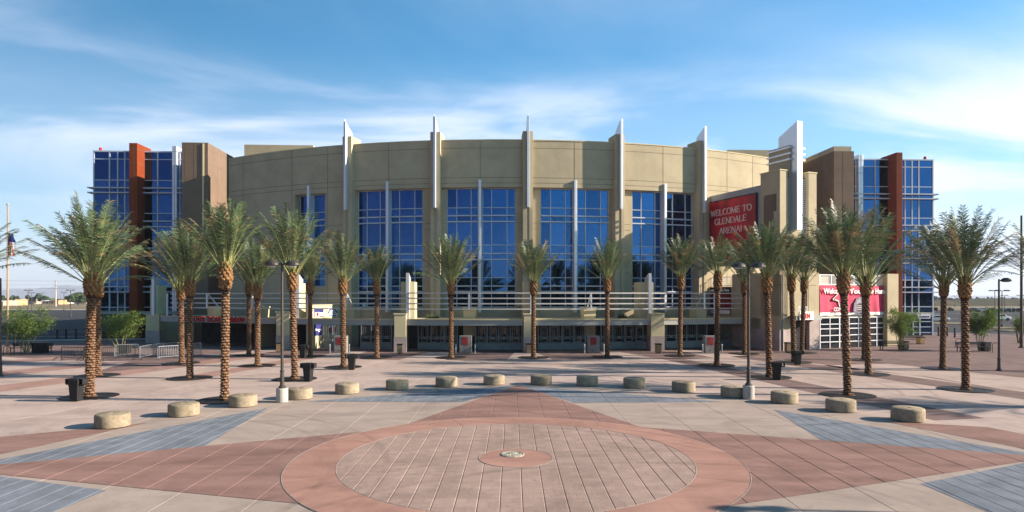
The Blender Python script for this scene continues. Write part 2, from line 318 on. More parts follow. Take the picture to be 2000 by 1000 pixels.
def serif_text(name, s, h, m, parent, mtx, width):
    b = MB(); x = 0; t = .085
    def bar(x0,y0,x1,y1,w):
        d = Vector((x1-x0,y1-y0)); L = d.length or 1e-3; n = Vector((-d.y,d.x))/L*t*w/2
        b.extr([(x0+n.x,y0+n.y,0),(x1+n.x,y1+n.y,0),(x1-n.x,y1-n.y,0),(x0-n.x,y0-n.y,0)], (0,0,.05/h))
    for ch in s:
        st, sf, adv = GL[ch]
        for a in st: bar(x+a[0],a[1],x+a[2],a[3],a[4])
        for p in sf: bar(x+p[0]-.11, min(max(p[1],.02),.98), x+p[0]+.11, min(max(p[1],.02),.98), .5)
        for pl in arcs(ch):
            for i in range(len(pl)-1):
                dx = abs(pl[i+1][0]-pl[i][0]); dy = abs(pl[i+1][1]-pl[i][1]); bar(x+pl[i][0],pl[i][1],x+pl[i+1][0],pl[i+1][1],.6+.8*dy/(dx+dy+1e-6))
        x += adv
    k = width/x
    b.v = [(v[0]*k, v[1]*h, v[2]*h) for v in b.v]
    me = b.mesh(name); me.materials.append(m); me.transform(mtx); return link(name, me, parent)

random.seed(7)
# ================================================================== THE GROUND
g = MB(); g.add([(-9000,-400,0),(9000,-400,0),(9000,12000,0),(-9000,12000,0)], [(0,1,2,3)])
tag(g.build('ground', M['desert']), kind='structure')
g = MB()
g.prism([(-260,-60),(300,-60),(300,250),(-260,270)], -.3, .02)
tag(g.build('asphalt_road', M['asphalt']), kind='structure')
AC = Vector((-1.2, 122.0)); AF = R_(2.76)       # centre of the arena's curves, and its turn
def polar(r, deg, c=AC): a = R_(deg); return (c.x+r*math.sin(a), c.y-r*math.cos(a))
def sheet(name, poly, z, m, joints=None, hw=.018, dep=.009, hole=None, cross=None, maxe=None):
    """flat paving sheet; joints are real V grooves pressed into it"""
    bm = bmesh.new(); vs = [bm.verts.new((p[0],p[1],z)) for p in poly]; bm.faces.new(vs)
    if hole:
        bmesh.ops.delete(bm, geom=bm.faces[:], context='FACES'); 
        for v in bm.verts[:]: bm.verts.remove(v)
        n = len(poly); o = [bm.verts.new((p[0],p[1],z)) for p in poly]; i_ = [bm.verts.new((p[0],p[1],z)) for p in hole]
        for k in range(n): bm.faces.new((o[k],o[(k+1)%n],i_[(k+1)%n],i_[k]))
    def groove(co, no):
        for dd in (-hw, 0, hw):
            bmesh.ops.bisect_plane(bm, geom=bm.verts[:]+bm.edges[:]+bm.faces[:], plane_co=Vector(co)+Vector(no)*dd, plane_no=no, dist=1e-5)
        for v in bm.verts:
            if abs((v.co-Vector(co)).dot(Vector(no))) < 1e-4: v.co.z = z-dep
    for co, no in (joints or []): groove(co, Vector(no).normalized())
    me = bpy.data.meshes.new(name); bmesh.ops.recalc_face_normals(bm, faces=bm.faces); 
    bm.normal_update()
    for f in bm.faces:
        if f.normal.z < 0: f.normal_flip()
    bm.to_mesh(me); bm.free(); me.materials.append(m); o = link(name, me); return tag(o, kind='structure')
def vj(x0, x1, sp, ph=.247): 
    k0 = int(math.ceil((x0-ph)/sp)); k1 = int(math.floor((x1-ph)/sp)); return [((ph+k*sp,0,0),(1,0,0)) for k in range(k0,k1+1)]
def hj(y0, y1, sp, ph=0.0):
    k0 = int(math.ceil((y0-ph)/sp)); k1 = int(math.floor((y1-ph)/sp)); return [((0,ph+k*sp,0),(0,1,0)) for k in range(k0,k1+1)]
CX, CY = .11, 19.57
# main plaza slab (rose-beige concrete) with radial joints running to the arena
rad = []
for dg in range(-60, 61, 4):
    a = R_(dg+1.0); rad.append(((AC.x,AC.y,0),(math.cos(a),math.sin(a),0)))
PZ = .14
sheet('plaza', [(-75,-30),(70,-30),(70,84),(44,100),(30,100),(-75,68)], PZ-.024, M['p_mauve'])
# kerb along the plaza's road edges
kb = MB(); kb.prism([(-75,68),(-75,68.35),(30,100.4),(44,100.4),(44,100)], 0, PZ+.02); kb.prism([(44,100),(44.0,100.4),(70.4,84.2),(70.4,-30),(70,-30),(70,84)], 0, PZ+.02)
tag(kb.build('kerb', M['kerb']), kind='structure')
# pale field of concrete in front of the mauve paving
def ringpoly(r0, a0, a1, near, step=2):
    return [polar(r0, a0+(a1-a0)*i/ max(1,int(abs(a1-a0)/step))) for i in range(int(abs(a1-a0)/step)+1)]+near
fld = ringpoly(71.6, -17, 17.5, [(25.5,40),(30,-12),(-30,-12),(-27,41)])
sheet('plaza_concrete_field', fld, PZ-.012, M['p_plain'], rad)
fldR = [polar(79,17),polar(79.2,19),polar(79.6,21.5),(30.5,46.5),(33,38),(40,-12),(30.1,-12),(25.7,40)]
sheet('plaza_concrete_field', fldR, PZ-.012, M['p_plain'], rad)
fldL = [(-27.2,41),(-30.2,-12),(-52,-12),(-46,52),polar(80,-31),polar(79,-26),polar(78,-21)]
sheet('plaza_concrete_field', fldL, PZ-.012, M['p_plain'], rad)
def band(a, w, r0, r1, m, z=PZ-.006):
    t = R_(a); d = Vector((math.sin(t),-math.cos(t))); n = Vector((math.cos(t),math.sin(t)))
    pts = [AC+d*r0-n*w*r0/70, AC+d*r0+n*w*r0/70, AC+d*r1+n*w*r1/70, AC+d*r1-n*w*r1/70]
    return sheet('paving_band', [tuple(p) for p in pts], z, m)
band(11.3, .85, 71, 98, M['p_mauve']); band(16.6, .95, 71, 99, M['p_mauve']); band(22.2, .9, 76, 100, M['p_mauve'])
band(-12.6, .8, 71, 86, M['p_band']); band(-13.9+.9-3.8, 1.0, 70, 104, M['p_band']); band(-21.5, 1.1, 79, 112, M['p_band']); band(-27, 1.2, 78, 118, M['p_band'])
for a in (-21,-13.6,-6.8,0,6.8,13.6):   # pale fingers reaching between the mauve bricks to the doors
    t = R_(a+2.7-.6); d = Vector((math.sin(t),-math.cos(t))); n = Vector((math.cos(t),math.sin(t)))
    sheet('paving_band', [tuple(AC+d*64.2-n*.9), tuple(AC+d*64.2+n*.9), tuple(AC+d*71.8+n*1.9), tuple(AC+d*71.8-n*1.9)], PZ-.006, M['p_plain'])
# outer disk of beige with rose spikes, blue blades, the star, ring, disk
R0 = 16.2
def circ(r, n=72, c=(CX,CY)): return [(c[0]+r*math.cos(2*PI*i/n), c[1]+r*math.sin(2*PI*i/n)) for i in range(n)]
sheet('plaza_circle', circ(16.4, 96), PZ-.006, M['p_beige'], vj(-16,16.4,2.13)+hj(4,36,4.26))
TOP=(.35,36.0); RT=(16.5,19.7); LF=(-16.0,18.3); BT=(-.1,3.1)
for nm, poly in (('w',[(-9.7,30.3),(-2.3,30.1),TOP]),('e',[(9.9,30.2),TOP,(2.9,29.9)]),('nw',[(-10.8,28.6),LF,(-10.1,21.1)]),('ne',[(11.4,28.1),(10.6,22.1),RT]),('sw',[LF,(-10.8,10.4),(-10.25,16.3)]),('se',[RT,(10.7,16.9),(11.0,10.6)])):
    x = [p[0] for p in poly]
    sheet('blue_paving_blade', poly, PZ, M['p_blue'], vj(min(x),max(x),.5325))
# rose star, its four points
tl=(-4.4,23.95); tr=(4.85,24.3); bl=(-4.5,15.1); br=(4.6,14.9)
for poly in ([tl,tr,TOP],[tr,br,RT],[bl,tl,LF],[br,bl,BT]):
    x = [p[0] for p in poly]; sheet('rose_star_point', poly, PZ+.004, M['p_star'], vj(min(x),max(x),1.065))
for p in ([(-17.9,22.6),(-14.2,25.1),(-15.9,20.1),(-19.6,17.6)],[(14.6,25.5),(17.9,24.3),(19.5,19.2),(16.6,20.6)]): sheet('rose_paving_wedge', p, PZ, M['p_star'])
n = 96; o6 = circ(6.68,n); i5 = circ(5.27,n)
rj = []
for k in range(8):
    a = R_(22+45*k)
bm_ring = sheet('salmon_ring', o6, PZ+.010, M['p_ring'], [((CX,CY,0),(math.cos(R_(q)),math.sin(R_(q)),0)) for q in (22,67,112,157)], hole=i5, hw=.022)
def ringstrip(name, r, w, z0, z1, m, n=96):
    b = MB(); o = []
    for i in range(n):
        a = 2*PI*i/n
        for rr, z in ((r-w,z0),(r,z1),(r+w,z0)): o.append((CX+rr*math.cos(a),CY+rr*math.sin(a),z))
    f = [(i*3+k,((i+1)%n)*3+k,((i+1)%n)*3+k+1,i*3+k+1) for i in range(n) for k in range(2)]
    b.add(o,f); ob = b.build(name, m, fix=False); return tag(ob, kind='structure')
sheet('aggregate_disk', circ(5.27,n), PZ+.010, M['p_disk'], vj(-5,5.3,.5325), hw=.02, dep=.012)
sheet('salmon_centre', circ(1.11,48), PZ+.016, M['p_ring'])
# pale divider strips standing proud by the sealant, ring by ring
ringstrip('divider_strip', 6.70, .016, PZ+.009, PZ+.0145, M['divider']); ringstrip('divider_strip', 5.27, .018, PZ+.009, PZ+.0165, M['divider']); ringstrip('divider_strip', 1.12, .02, PZ+.012, PZ+.022, M['divider'], 48)
md = empty('medallion', (.02,19.95,PZ+.016), label='round pale metal medallion set in the centre of the paved circle', cat='medallion')
b = MB(); b.lathe([(.36,0),(.36,.02),(.33,.03),(.31,.02),(.27,.02),(.25,.028),(.22,.018),(.0005,.018)], 40); b.build('disc', M['gold'], md)
b = MB()
for k in range(12):
    a = 2*PI*k/12; b.box(-.012,.012,.08,.2,.018,.032, Matrix.Rotation(a,4,'Z'))
b.lathe([(.07,.018),(.05,.035),(.0005,.04)], 14); b.build('relief', M['gold'], md)

# ================================================================== ARENA (local frame about its centre of curvature)
arena = empty('arena_building', (AC.x,AC.y,0), AF, label='large olive stucco arena with curved front, tall blue windows and white fins', cat='arena')
cA, sA = math.cos(AF), math.sin(AF)
def th(x, R):                   # angle about the arena's centre where photo column x meets radius R
    t = (x-1000)/FP; a = t*t+1; b_ = -2*(t*AC.x+AC.y); c = AC.x**2+AC.y**2-R*R
    s = (-b_-math.sqrt(b_*b_-4*a*c))/(2*a); X, Y = s*t-AC.x, s-AC.y
    return math.atan2(X*cA+Y*sA, -(-X*sA+Y*cA)), s
def al(x, b):                   # local a where photo column x meets the plane at local b
    t = (x-1000)/FP; return (t*(AC.y+b*cA)-AC.x+b*sA)/(cA-t*sA)
def Yl(a, b): return AC.y+a*sA+b*cA
def P3(r, t, z): return (r*math.sin(t), -r*math.cos(t), z)
def radial(t): return Matrix.Rotation(t, 4, 'Z')    # local box frame: -y points outward at angle t
RW = 58.0; ZT = 20.64; ZB = 16.0; RC = 57.55; RG = 57.3
tL = th(447, RW)[0]; tR = th(1560, RW)[0]
PIL = [th(x, 58.5)[0] for x in (677.5, 850, 1031, 1211, 1373)]
BAY = [None, (700,827,759.5), (873,1007,938), (1055,1188,1122), (1233,1351,1295)]
wall = MB()
wall.arc(56.0, RW, tL, tR, ZB, ZT)
wall.arc(56.0, RW, PIL[4], tR, 0, ZB)
w0, w1 = th(576,RW)[0], th(637,RW)[0]
wall.arc(56.0, RW, tL, w0, 0, ZB); wall.arc(56.0, RW, w1, PIL[0], 0, ZB); wall.arc(56.0, RW, w0, w1, 0, 6.2); wall.arc(56.0, RW, w0, w1, 15.9, ZB)
for k in range(4):
    a, b_ = th(BAY[k+1][0],RG)[0], th(BAY[k+1][1],RG)[0]
    wall.arc(56.0, RC, PIL[k], a, 0, ZB); wall.arc(56.0, RC, b_, PIL[k+1], 0, ZB); wall.arc(56.0, RC, a, b_, 0, 4.05)
wall.build('wall', M['stucco'], arena)
cp = MB(); cp.arc(57.0, RW+.05, tL, tR, ZT, ZT+.10); cp.build('coping', M['stucco_pale'], arena)
jn = MB()
for (z, d) in ((ZT-.75,.018),(ZB+.95,.018),(ZB+.42,.018)): jn.arc(RW-.1, RW+.006, tL, tR, z-.02, z+.02)
for x in (475,570,640,759,938,1122,1295,1420,1470,1530):
    t = th(x,RW)[0]; top = ZT-.02
    jn.arc(RW-.1, RW+.0075, t-R_(.02), t+R_(.02), 2 if x in (475,570,640,1420,1470,1530) else ZB+.8, top)
for z in (12.5,11.9,8.2,7.6,5.0,4.5):
    for k in range(4):
        a, b_ = th(BAY[k+1][0]-5,RG)[0], th(BAY[k+1][1]+5,RG)[0]
        jn.arc(RC-.1, RC+.006, PIL[k], a, z-.02, z+.02); jn.arc(RC-.1, RC+.006, b_, PIL[k+1], z-.02, z+.02)
    jn.arc(RW-.1, RW+.006, tL, w0-R_(.1), z-.02, z+.02); jn.arc(RW-.1, RW+.006, w1+R_(.1), PIL[0], z-.02, z+.02)
jn.build('panel_joint', M['joint'], arena)
ZR = [15.75, 14.05, 13.25, 12.65, 10.3, 9.45, 8.85, 7.05, 6.2, 5.65, 4.15]
def window_bay(x0, x1, xm, z0, z1, xs, rows, rg):
    t0, t1, tm = th(x0,rg)[0], th(x1,rg)[0], th(xm,rg+.4)[0]
    w = MB(); ts=[t0]+[th(x,rg)[0] for x in xs]+[t1]; zs=sorted([z0]+rows+[z1]); rp=random.Random(int(x0))
    for k in range(len(ts)-1):
        for q in range(len(zs)-1):
            w.use(M[rp.choice(('glass','glass','glass2','glass3'))]); j_=lambda: rg-.015+rp.uniform(-.004,.004)
            w.add([P3(j_(),ts[k],zs[q]),P3(j_(),ts[k+1],zs[q]),P3(j_(),ts[k+1],zs[q+1]),P3(j_(),ts[k],zs[q+1])], [(0,1,2,3)])
    win = empty('window'); win.parent = arena
    w.build('pane', M['glass'], win, fix=False)
    f = MB(); e = R_(.036)
    for x in [x0+.8]+xs+[x1-.8]:
        t = th(x,rg)[0]; f.arc(rg-.02, rg+.10, t-e, t+e, z0, z1)
    for z in rows+[z0+.05, z1-.05]:
        big = rows.index(z)%3 in (1,2) if z in rows else False
        f.arc(rg-.02, rg+(.22 if big else .095), t0, t1, z-(.06 if big else .035), z+(.06 if big else .035))
    f.build('mullion', M['mull'], win)
    fn = MB(); fn.box(-.13,.13,-(RW+.22),-(rg-.1),3.55,16.75, radial(tm)); 
    bevel(fn.build('fin', M['white'], win), .02)
    return win
for k, (x0,x1,xm) in enumerate(BAY[1:]):
    wl, wr = xm-x0, x1-xm
    xs = [x0+wl*.30, x0+wl*.73, xm-4, xm+5, xm+wr*.32, xm+wr*.76]
    window_bay(x0, x1, xm, 4.05, 16.0, xs, ZR[1:-1], RG)
window_bay(576, 637, 607.5, 6.2, 15.9, [587, 602, 614], [14.0,13.2,12.6,10.3,9.4,8.8,7.0], 57.3)
for k, t in enumerate(PIL):
    p = MB(); rt = radial(t)
    p.box(-.50,-.13,-58.5,-56.5,0,21.45,rt); p.box(.13,.50,-58.5,-56.5,0,21.45,rt); p.box(-.13,.13,-58.40,-56.5,0,21.40,rt)
    pl = bevel(p.build('pilaster', M['stucco'], arena), .015)
    f = MB(); f.extr([rt@Vector((-.11,-58.95,13.9)), rt@Vector((-.11,-58.95,22.85)), rt@Vector((-.11,-57.55,21.95)), rt@Vector((-.11,-57.55,21.46)), rt@Vector((-.11,-58.41,21.46)), rt@Vector((-.11,-58.41,13.9))], rt.to_3x3()@Vector((.22,0,0)))
    bevel(f.build('fin', M['white'], pl), .012)
    f = MB(); f.tube([P3(58.9,t,22.8),P3(58.9,t,23.05)], .02, 5); f.build('rod', M['white'], pl)
# body, roof and rear volumes
body = MB(); body.box(-50.5,53,-35,62,0,19.6); body.box(-25,27,-48,-34.9,0,18.5)
body.build('rear_volume', M['stucco'], arena)
ph = MB(); b0 = -41.0
a0, a1 = al(477,b0), al(612,b0); ph.box(a0,a1,b0,b0+14,18,zof(283,Yl((a0+a1)/2,b0))); ph.build('penthouse', M['stucco'], arena); ph = MB()
a0, a1 = al(1423,b0), al(1560,b0); ph.box(a0,a1,b0,b0+14,18,zof(293,Yl((a0+a1)/2,b0)))
ph.build('penthouse', M['stucco'], arena)
# brown side blocks
bB = -46.2
lb = MB(); a0, a1 = al(355,bB), al(406,bB); zt = zof(278,Yl(a0,bB))
lb.box(a0,a1,bB,-30,0,zt); ob = lb.build('side_block', M['brown'], arena)
j = MB()
for z in (zt-.75,zt-2.3,13.6,12.6,8.8,7.8): j.box(a0,a1+.006,bB-.006,-32,z-.02,z+.02)
for x in (362,379,396): a = al(x,bB); j.box(a-.02,a+.02,bB-.008,bB+.1,0,zt-.01)
for bb in (-43.5,-41): j.box(a1-.1,a1+.008,bb-.02,bb+.02,0,zt-.01)
j.build('panel_joint', M['joint'], ob)
j = MB(); a = al(397,bB); j.box(a-.09,a+.09,bB-.08,bB+.05,12.2,zt-.1); j.build('trim', M['stucco_pale'], ob)
rb = MB(); a0, a1 = al(1629,bB), al(1668,bB); zt = zof(295,Yl(a0,bB))
rb.box(a0,a1,bB,-30,0,zt); ob = rb.build('side_block', M['brown'], arena)
j = MB()
for z in (zt-.75,zt-2.3,13.6,12.6,8.8,7.8): j.box(a0-.006,a1,bB-.006,-32,z-.02,z+.02)
for x in (1646,): a = al(x,bB); j.box(a-.02,a+.02,bB-.008,bB+.1,0,zt-.01)
for bb in (-43.5,-41,-38): j.box(a0-.008,a0+.1,bb-.02,bb+.02,0,zt-.01)
j.build('panel_joint', M['joint'], ob)
pp = MB(); pp.extr([(a0+.15,-45.9,zt-.5),(a1-.15,-45.9,zt-.5),(a1-.15,-38,zt-.5),(al(1741,-38),-38,zt-.5),(al(1741,-38),-31,zt-.5),(a0+.15,-31,zt-.5)],(0,0,1.15)); pp.build('roof_block', M['stucco'], arena)
# glass towers
bT = -39.7
def tower(xa, xb, verts, fl, name_rows, top):
    t = empty('glass_tower'); t.parent = arena
    a0, a1 = al(xa,bT), al(xb,bT)
    w = MB().use(M['glass']); w.box(a0,a1,bT+.03,bT+22,0.0,top); rp=random.Random(int(xa))
    ax=sorted([a0]+[al(x,bT) for x in verts[1:-1]]+[a1]); zs=sorted([0]+name_rows[0]+name_rows[1]+[top])
    for k in range(len(ax)-1):
        for q in range(len(zs)-1):
            w.use(M[rp.choice(('glass','glass','glass2','glass3'))]); j_=lambda: bT+rp.uniform(-.006,.006)
            w.add([(ax[k],j_(),zs[q]),(ax[k+1],j_(),zs[q]),(ax[k+1],j_(),zs[q+1]),(ax[k],j_(),zs[q+1])],[(0,1,2,3)])
    w.build('curtain_wall', None, t, fix=False)
    f = MB()
    for x in verts:
        a = al(x,bT); f.box(a-.07,a+.07,bT-.10,bT+.02,3.1,top)
    f.box(a0-.03,a1+.03,bT-.12,bT+.02,top-.02,top+.14)
    for z in name_rows[0]: f.box(a0-.03,a1+.03,bT-.09,bT+.02,z-.05,z+.05)
    f.build('mullion', M['mull'], t)
    f = MB()
    for z in name_rows[1]:
        f.box(a0-.35,a1+.35,bT-.5,bT+.01,z-.07,z+.07)
        for s_, aa in ((-1,a0),(1,a1)): f.box(aa+(-.5 if s_<0 else .02),aa+(-.02 if s_<0 else .5),bT-.5,bT+20,z-.07,z+.07)
    f.build('sunshade', M['mull'], t)
    return t, a0, a1
rows = ([22.2,19.6,15.5,11.2,7.35,3.85],[18.6,18.0,14.5,13.8,10.2,9.55,6.4,5.75])
tl_, la0, la1 = tower(183,356,(183.8,214.5,230.5,244.5,308.5,352),0,rows,23.1)
tr_, ra0, ra1 = tower(1669,1822,(1671,1708.7,1767,1780.7,1793.8,1821.5),0,rows,23.1)
def pier(xa,xb,bf,ytop,m,par,nm='pier'):
    a0, a1 = al(xa,bf), al(xb,bf); z = zof(ytop,Yl(a0,bf)); p = MB(); p.box(a0,a1,bf,bT+1.5,0,z); o = bevel(p.build(nm,M[m],par),.03)
    j = MB()
    for q in (z-.7,z-2.4,14.6,13.7,10.3,9.5,6.0): j.box(a0-.006,a1+.006,bf-.006,bT-.05,q-.02,q+.02)
    a = (a0+a1)/2; j.box(a-.015,a+.015,bf-.008,bf+.1,0,z-.02)
    j.build('panel_joint', M['joint'], o); return o
pier(252,268,-41.5,279,'orange',tl_); pier(336,345,-40.2,285,'white',tl_,'white_pier')
pier(1751,1763,-41.5,297.5,'redbrown',tr_); pier(1677,1686,-40.1,302,'white',tr_,'white_pier')
for x in (197,1807):
    a = al(x,bT+1); b = MB(); par = tl_ if x < 1000 else tr_
    b.tube([(a,bT+1,23.1),(a,bT+1,23.45)],.05,6); b.use(M['canred']); b.lathe([(.05,0),(.16,.05),(.2,.3),(.12,.42),(.02,.45)],8,(a-.02,bT+1,23.42)); b.mats[0:0] = []
    b.build('beacon', M['canred'], par)
# low canopies at the tower feet
for (xa,xb,zz_) in ((180,352,3.35),(1742,1823,3.1)):
    a0, a1 = al(xa,bT-1.2), al(xb,bT-1.2); b = MB(); b.box(a0,a1,bT-1.4,bT-.13,zz_-.3,zz_); b.build('tower_canopy', M['grey'], tl_ if xa<1000 else tr_)
b = MB(); a0, a1 = al(1763,bT), al(1822,bT)
for z in (.45,1.2,1.9,2.6): b.box(a0+1.2,a1,bT-.06,bT-.001,z-.05,z+.05)
for x in (1771,1783,1796,1821): a = al(x,bT); b.box(a-.08,a+.08,bT-.09,bT-.002,0,2.8)
b.build('storefront_frame', M['mull'], tr_)

# ------------------------------------------------ canopy, terrace, columns
RF = 64.0; ZC0, ZC1 = 2.52, 3.10
cn = empty('entrance_canopy'); cn.parent = arena
tc0, tc1 = th(314,RF)[0], th(1492,RF)[0]
f = MB(); f.arc(RF-.35,RF,tc0,tc1,ZC0,ZC1-.1); f.arc(RF-.4,RF+.04,tc0,tc1,ZC0-.001,ZC0+.12); f.build('fascia', M['grey'], cn)
f = MB(); f.arc(RF-.45,RF+.08,tc0,tc1,ZC1-.1,ZC1); f.build('coping', M['stucco_pale'], cn)
f = MB(); tg0, tg1 = th(596,RF)[0], th(766,RF)[0]
f.arc(58.6,RF-.46,tc0,tg0,ZC0+.05,ZC1-.02); f.arc(58.6,RF-.46,tg1,tc1,ZC0+.05,ZC1-.02); f.build('terrace_slab', M['stucco'], cn)
f = MB()
for z in (5.45,4.97,4.48,3.99): f.arc(RF-.50,RF-.38,th(326,RF)[0],th(1508,RF)[0],z-.055,z+.055,R_(1.5))
rl = f.build('rail', M['rail'], cn)
def col(x0,x1,zt_,r1=RF+.35,stone=True,depth=1.4):
    t0,t1 = th(x0,r1)[0], th(x1,r1)[0]; tm = (t0+t1)/2; w = (t1-t0)/2*r1*math.cos(tm); q3=P3(r1,tm,0); rt = Matrix.Translation((q3[0],q3[1]+r1,0))
    o = MB(); zb = 1.45 if stone else 0; o.box(-w,w,-r1,-r1+depth,zb,zt_,rt); c = bevel(o.build('column', M['stucco_pale'], cn),.03)
    q = MB(); q.box(-w-.05,w+.05,-r1-.05,-r1+depth+.05,zt_,zt_+.1,rt); q.build('cap', M['stucco_pale'], c)
    if stone: q = MB(); q.box(-w-.02,w+.02,-r1-.02,-r1+depth+.02,0,zb,rt); q.build('stone_base', M['stone'], c)
    return c
col(541,564,3.62); col(770,793,3.5); col(1023,1045,3.5); col(1272,1297,3.5); col(290,306,3.15)
def pylon(x0,x1,xf,r=63.0,zt_=6.5):
    t0,t1=th(x0,r)[0], th(x1,r)[0]; tm=(t0+t1)/2; w=(t1-t0)/2*r*math.cos(tm); q3=P3(r,tm,0); rt=Matrix.Translation((q3[0],q3[1]+r,0)); o=MB(); o.box(-w,w,-r,-r+2.0,ZC1-.05,zt_,rt); c=bevel(o.build('pylon',M['stucco_pale'],cn),.03)
    tf=th(xf,r+.3)[0]; q4=P3(r,tf,0); rf=Matrix.Translation((q4[0],q3[1]+r,0)); q=MB()
    q.extr([rf@Vector((-.14,-r-.62,ZC1)),rf@Vector((-.14,-r-.62,7.3)),rf@Vector((-.14,-r+.9,zt_+.35)),rf@Vector((-.14,-r+.9,zt_+.02)),rf@Vector((-.14,-r-.01,zt_+.02)),rf@Vector((-.14,-r-.01,ZC1))], rf.to_3x3()@Vector((.28,0,0)))
    q.build('fin', M['white'], c)
pylon(783,810,795.5); pylon(1248,1276,1269); pylon(1022,1046,1038); pylon(572,585,580,zt_=6.45); pylon(296,305,297,r=64.0,zt_=6.4)
for x in (412,500,681,917,1152,1370):
    r=63.1; t=th(x,r)[0]; rt=radial(t); w=.62
    c=MB(); c.extr([rt@Vector((-w*.85,-r,ZC1-.03)),rt@Vector((w*.85,-r,ZC1-.03)),rt@Vector((w,-r,4.05)),rt@Vector((-w,-r,4.05))], rt.to_3x3()@Vector((0,1.2,0)))
    o=bevel(c.build('terrace_planter',M['stucco_pale'],cn),.02)
    q=MB(); q.box(-w-.05,w+.05,-r-.05,-r+1.25,4.05,4.15,rt); q.build('cap',M['stucco_pale'],o)
    q=MB(); q.box(-.07,.07,-63.62,-63.48,3.95,5.5,rt); q.tube([rt@Vector((0,-63.5,5.45)),rt@Vector((0,-62.2,4.1))],.07,4); q.build('rail_post',M['white'],o)
for x in (327,1395): q=MB(); t=th(x,63.5)[0]; q.box(-.07,.07,-63.6,-63.47,ZC1,5.5,radial(t)); q.build('rail_post', M['white'], cn)
# shadowed back wall behind the gates, doors
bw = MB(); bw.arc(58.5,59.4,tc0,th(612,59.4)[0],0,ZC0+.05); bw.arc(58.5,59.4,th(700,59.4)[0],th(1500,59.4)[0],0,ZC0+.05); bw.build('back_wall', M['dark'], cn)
ww = MB(); t=th(312,63)[0]; ww.arc(59,63.6,t-R_(.3),t,0,ZC0); ww.build('side_wall', M['stucco'], cn); ww=MB(); t=th(545,60)[0]; ww.arc(58.6,63.3,t,t+R_(.4),0,ZC0+.04); ww.build('side_wall', M['stucco'], cn)
for x in (916,1152): r=61.0; t=th(x,r)[0]; pw = MB(); pw.box(-.55,.55,-r,-r+1,1.4,ZC0+.04,radial(t)); pw.build('gate_pier', M['stucco'], cn)
def gate(x0,x1,r=61.3):
    t0,t1=th(x0,r)[0],th(x1,r)[0]; L=(t1-t0)*r; gt=MB(); nn=max(2,round(L/1.15)); e=R_(.035)
    for k in range(nn+1):
        t=t0+(t1-t0)*k/nn; gt.arc(r-.05,r+.05,t-e*1.6,t+e*1.6,0.1,2.5)
    for z in (.12,.75,1.15,1.32,2.42): gt.arc(r-.04,r+.04,t0,t1,z-.035,z+.035)
    g_=gt.build('gate',M['steel'],cn)
    b=MB(); b.arc(r-.012,r+.012,t0,t1,.16,.74); b.build('kick_panel',M['steel'],g_)
    b=MB(); m_=nn*5
    for k in range(m_+1):
        t=t0+(t1-t0)*k/m_
        if k%5: b.arc(r-.012,r+.012,t-e*.32,t+e*.32,1.32,2.4)
    b.build('bars',M['steel'],g_)
    b=MB()
    for k in range(0,nn): t=t0+(t1-t0)*(k+.5)/nn; b.box(-.12,.12,-r-.06,-r+.06,1.16,1.30,radial(t))
    b.build('lock_plate',M['steel'],g_)
for a,b_ in ((817,893),(929,1019),(1051,1143),(1174,1264),(1300,1380),(705,765),(612,668),(1405,1470)): gate(a,b_)
# inner doors behind the gates catch light between the bars
dr=MB()
for a,b_ in ((820,893),(930,1018),(1052,1140),(1176,1260)):
    for k in range(4):
        t0=th(a+(b_-a)*(k+.15)/4,59.5)[0]; t1=th(a+(b_-a)*(k+.85)/4,59.5)[0]; d=MB(); d.arc(59.42,59.5,t0,t1,.1,2.3); o=d.build('door',M['steel'],cn)
        q=MB(); q.arc(59.5,59.52,t0+R_(.12),t1-R_(.12),.8,2.15); q.build('pane',M['darkglass'],o)
# bright splayed wall with posters
s0=Vector(P3(63.2,th(603,63.2)[0],0)); s1=Vector(P3(58.4,th(665,58.4)[0],0)); dv=(s1-s0).normalized(); nv=Vector((dv.y,-dv.x,0)); Lw=(s1-s0).length
if nv.y>0: nv=-nv
sw=MB(); sw.extr([s0,s1,s1+Vector((0,0,4.25)),s0+Vector((0,0,4.25))], -nv*.3); sw=sw.build('splayed_wall',M['stucco_pale'],cn)
WM=Matrix(((dv.x,0,-nv.x*-1,s0.x),(dv.y,0,-nv.y*-1,s0.y),(0,1,0,0),(0,0,0,1)))   # local: x along wall, y up, z out
def wq(b,x0,x1,y0,y1,z0,z1): b.box(x0,x1,y0,y1,z0,z1,WM)
j=MB(); wq(j,0,Lw,4.25,4.35,-.32,.06); j.build('cap',M['stucco_pale'],sw)

# posters on that wall (four things)
def poster(lbl,x0,x1,y0,y1,base,fn):
    e=empty('poster',label=lbl,cat='poster',group='posters on the splayed wall'); e.parent=None
    Wm=arena.matrix_basis@WM; b=MB(); b.box(x0,x1,y0,y1,.004,.03,Wm); b.build('sheet',M[base],e)
    fn(e,Wm,x0,x1,y0,y1); return e
arena.matrix_basis  # frame in use
def pf(m,nm='print'):
    def q(e,Wm,*bx):
        b=MB()
        for r in bx: b.box(r[0],r[1],r[2],r[3],.031,.036,Wm)
        b.build(nm,M[m],e)
    return q
def p1(e,W_,x0,x1,y0,y1):
    w=x1-x0; h=y1-y0
    pf('whitecloth')(e,W_,(x0+.05*w,x0+.6*w,y0+.06*h,y0+.55*h),(x0+.64*w,x0+.97*w,y0+.3*h,y0+.5*h),(x0+.64*w,x0+.97*w,y0+.1*h,y0+.22*h))
    b=MB(); b.lathe([(.22*h,0),(.22*h,.004)],14,(0,0,0)); b.v=[tuple(W_@Vector((v[0]*1.1+x0+.33*w,v[1]+y0+.3*h,v[2]+.038))) for v in b.v]; b.build('print',M['signred'],e)
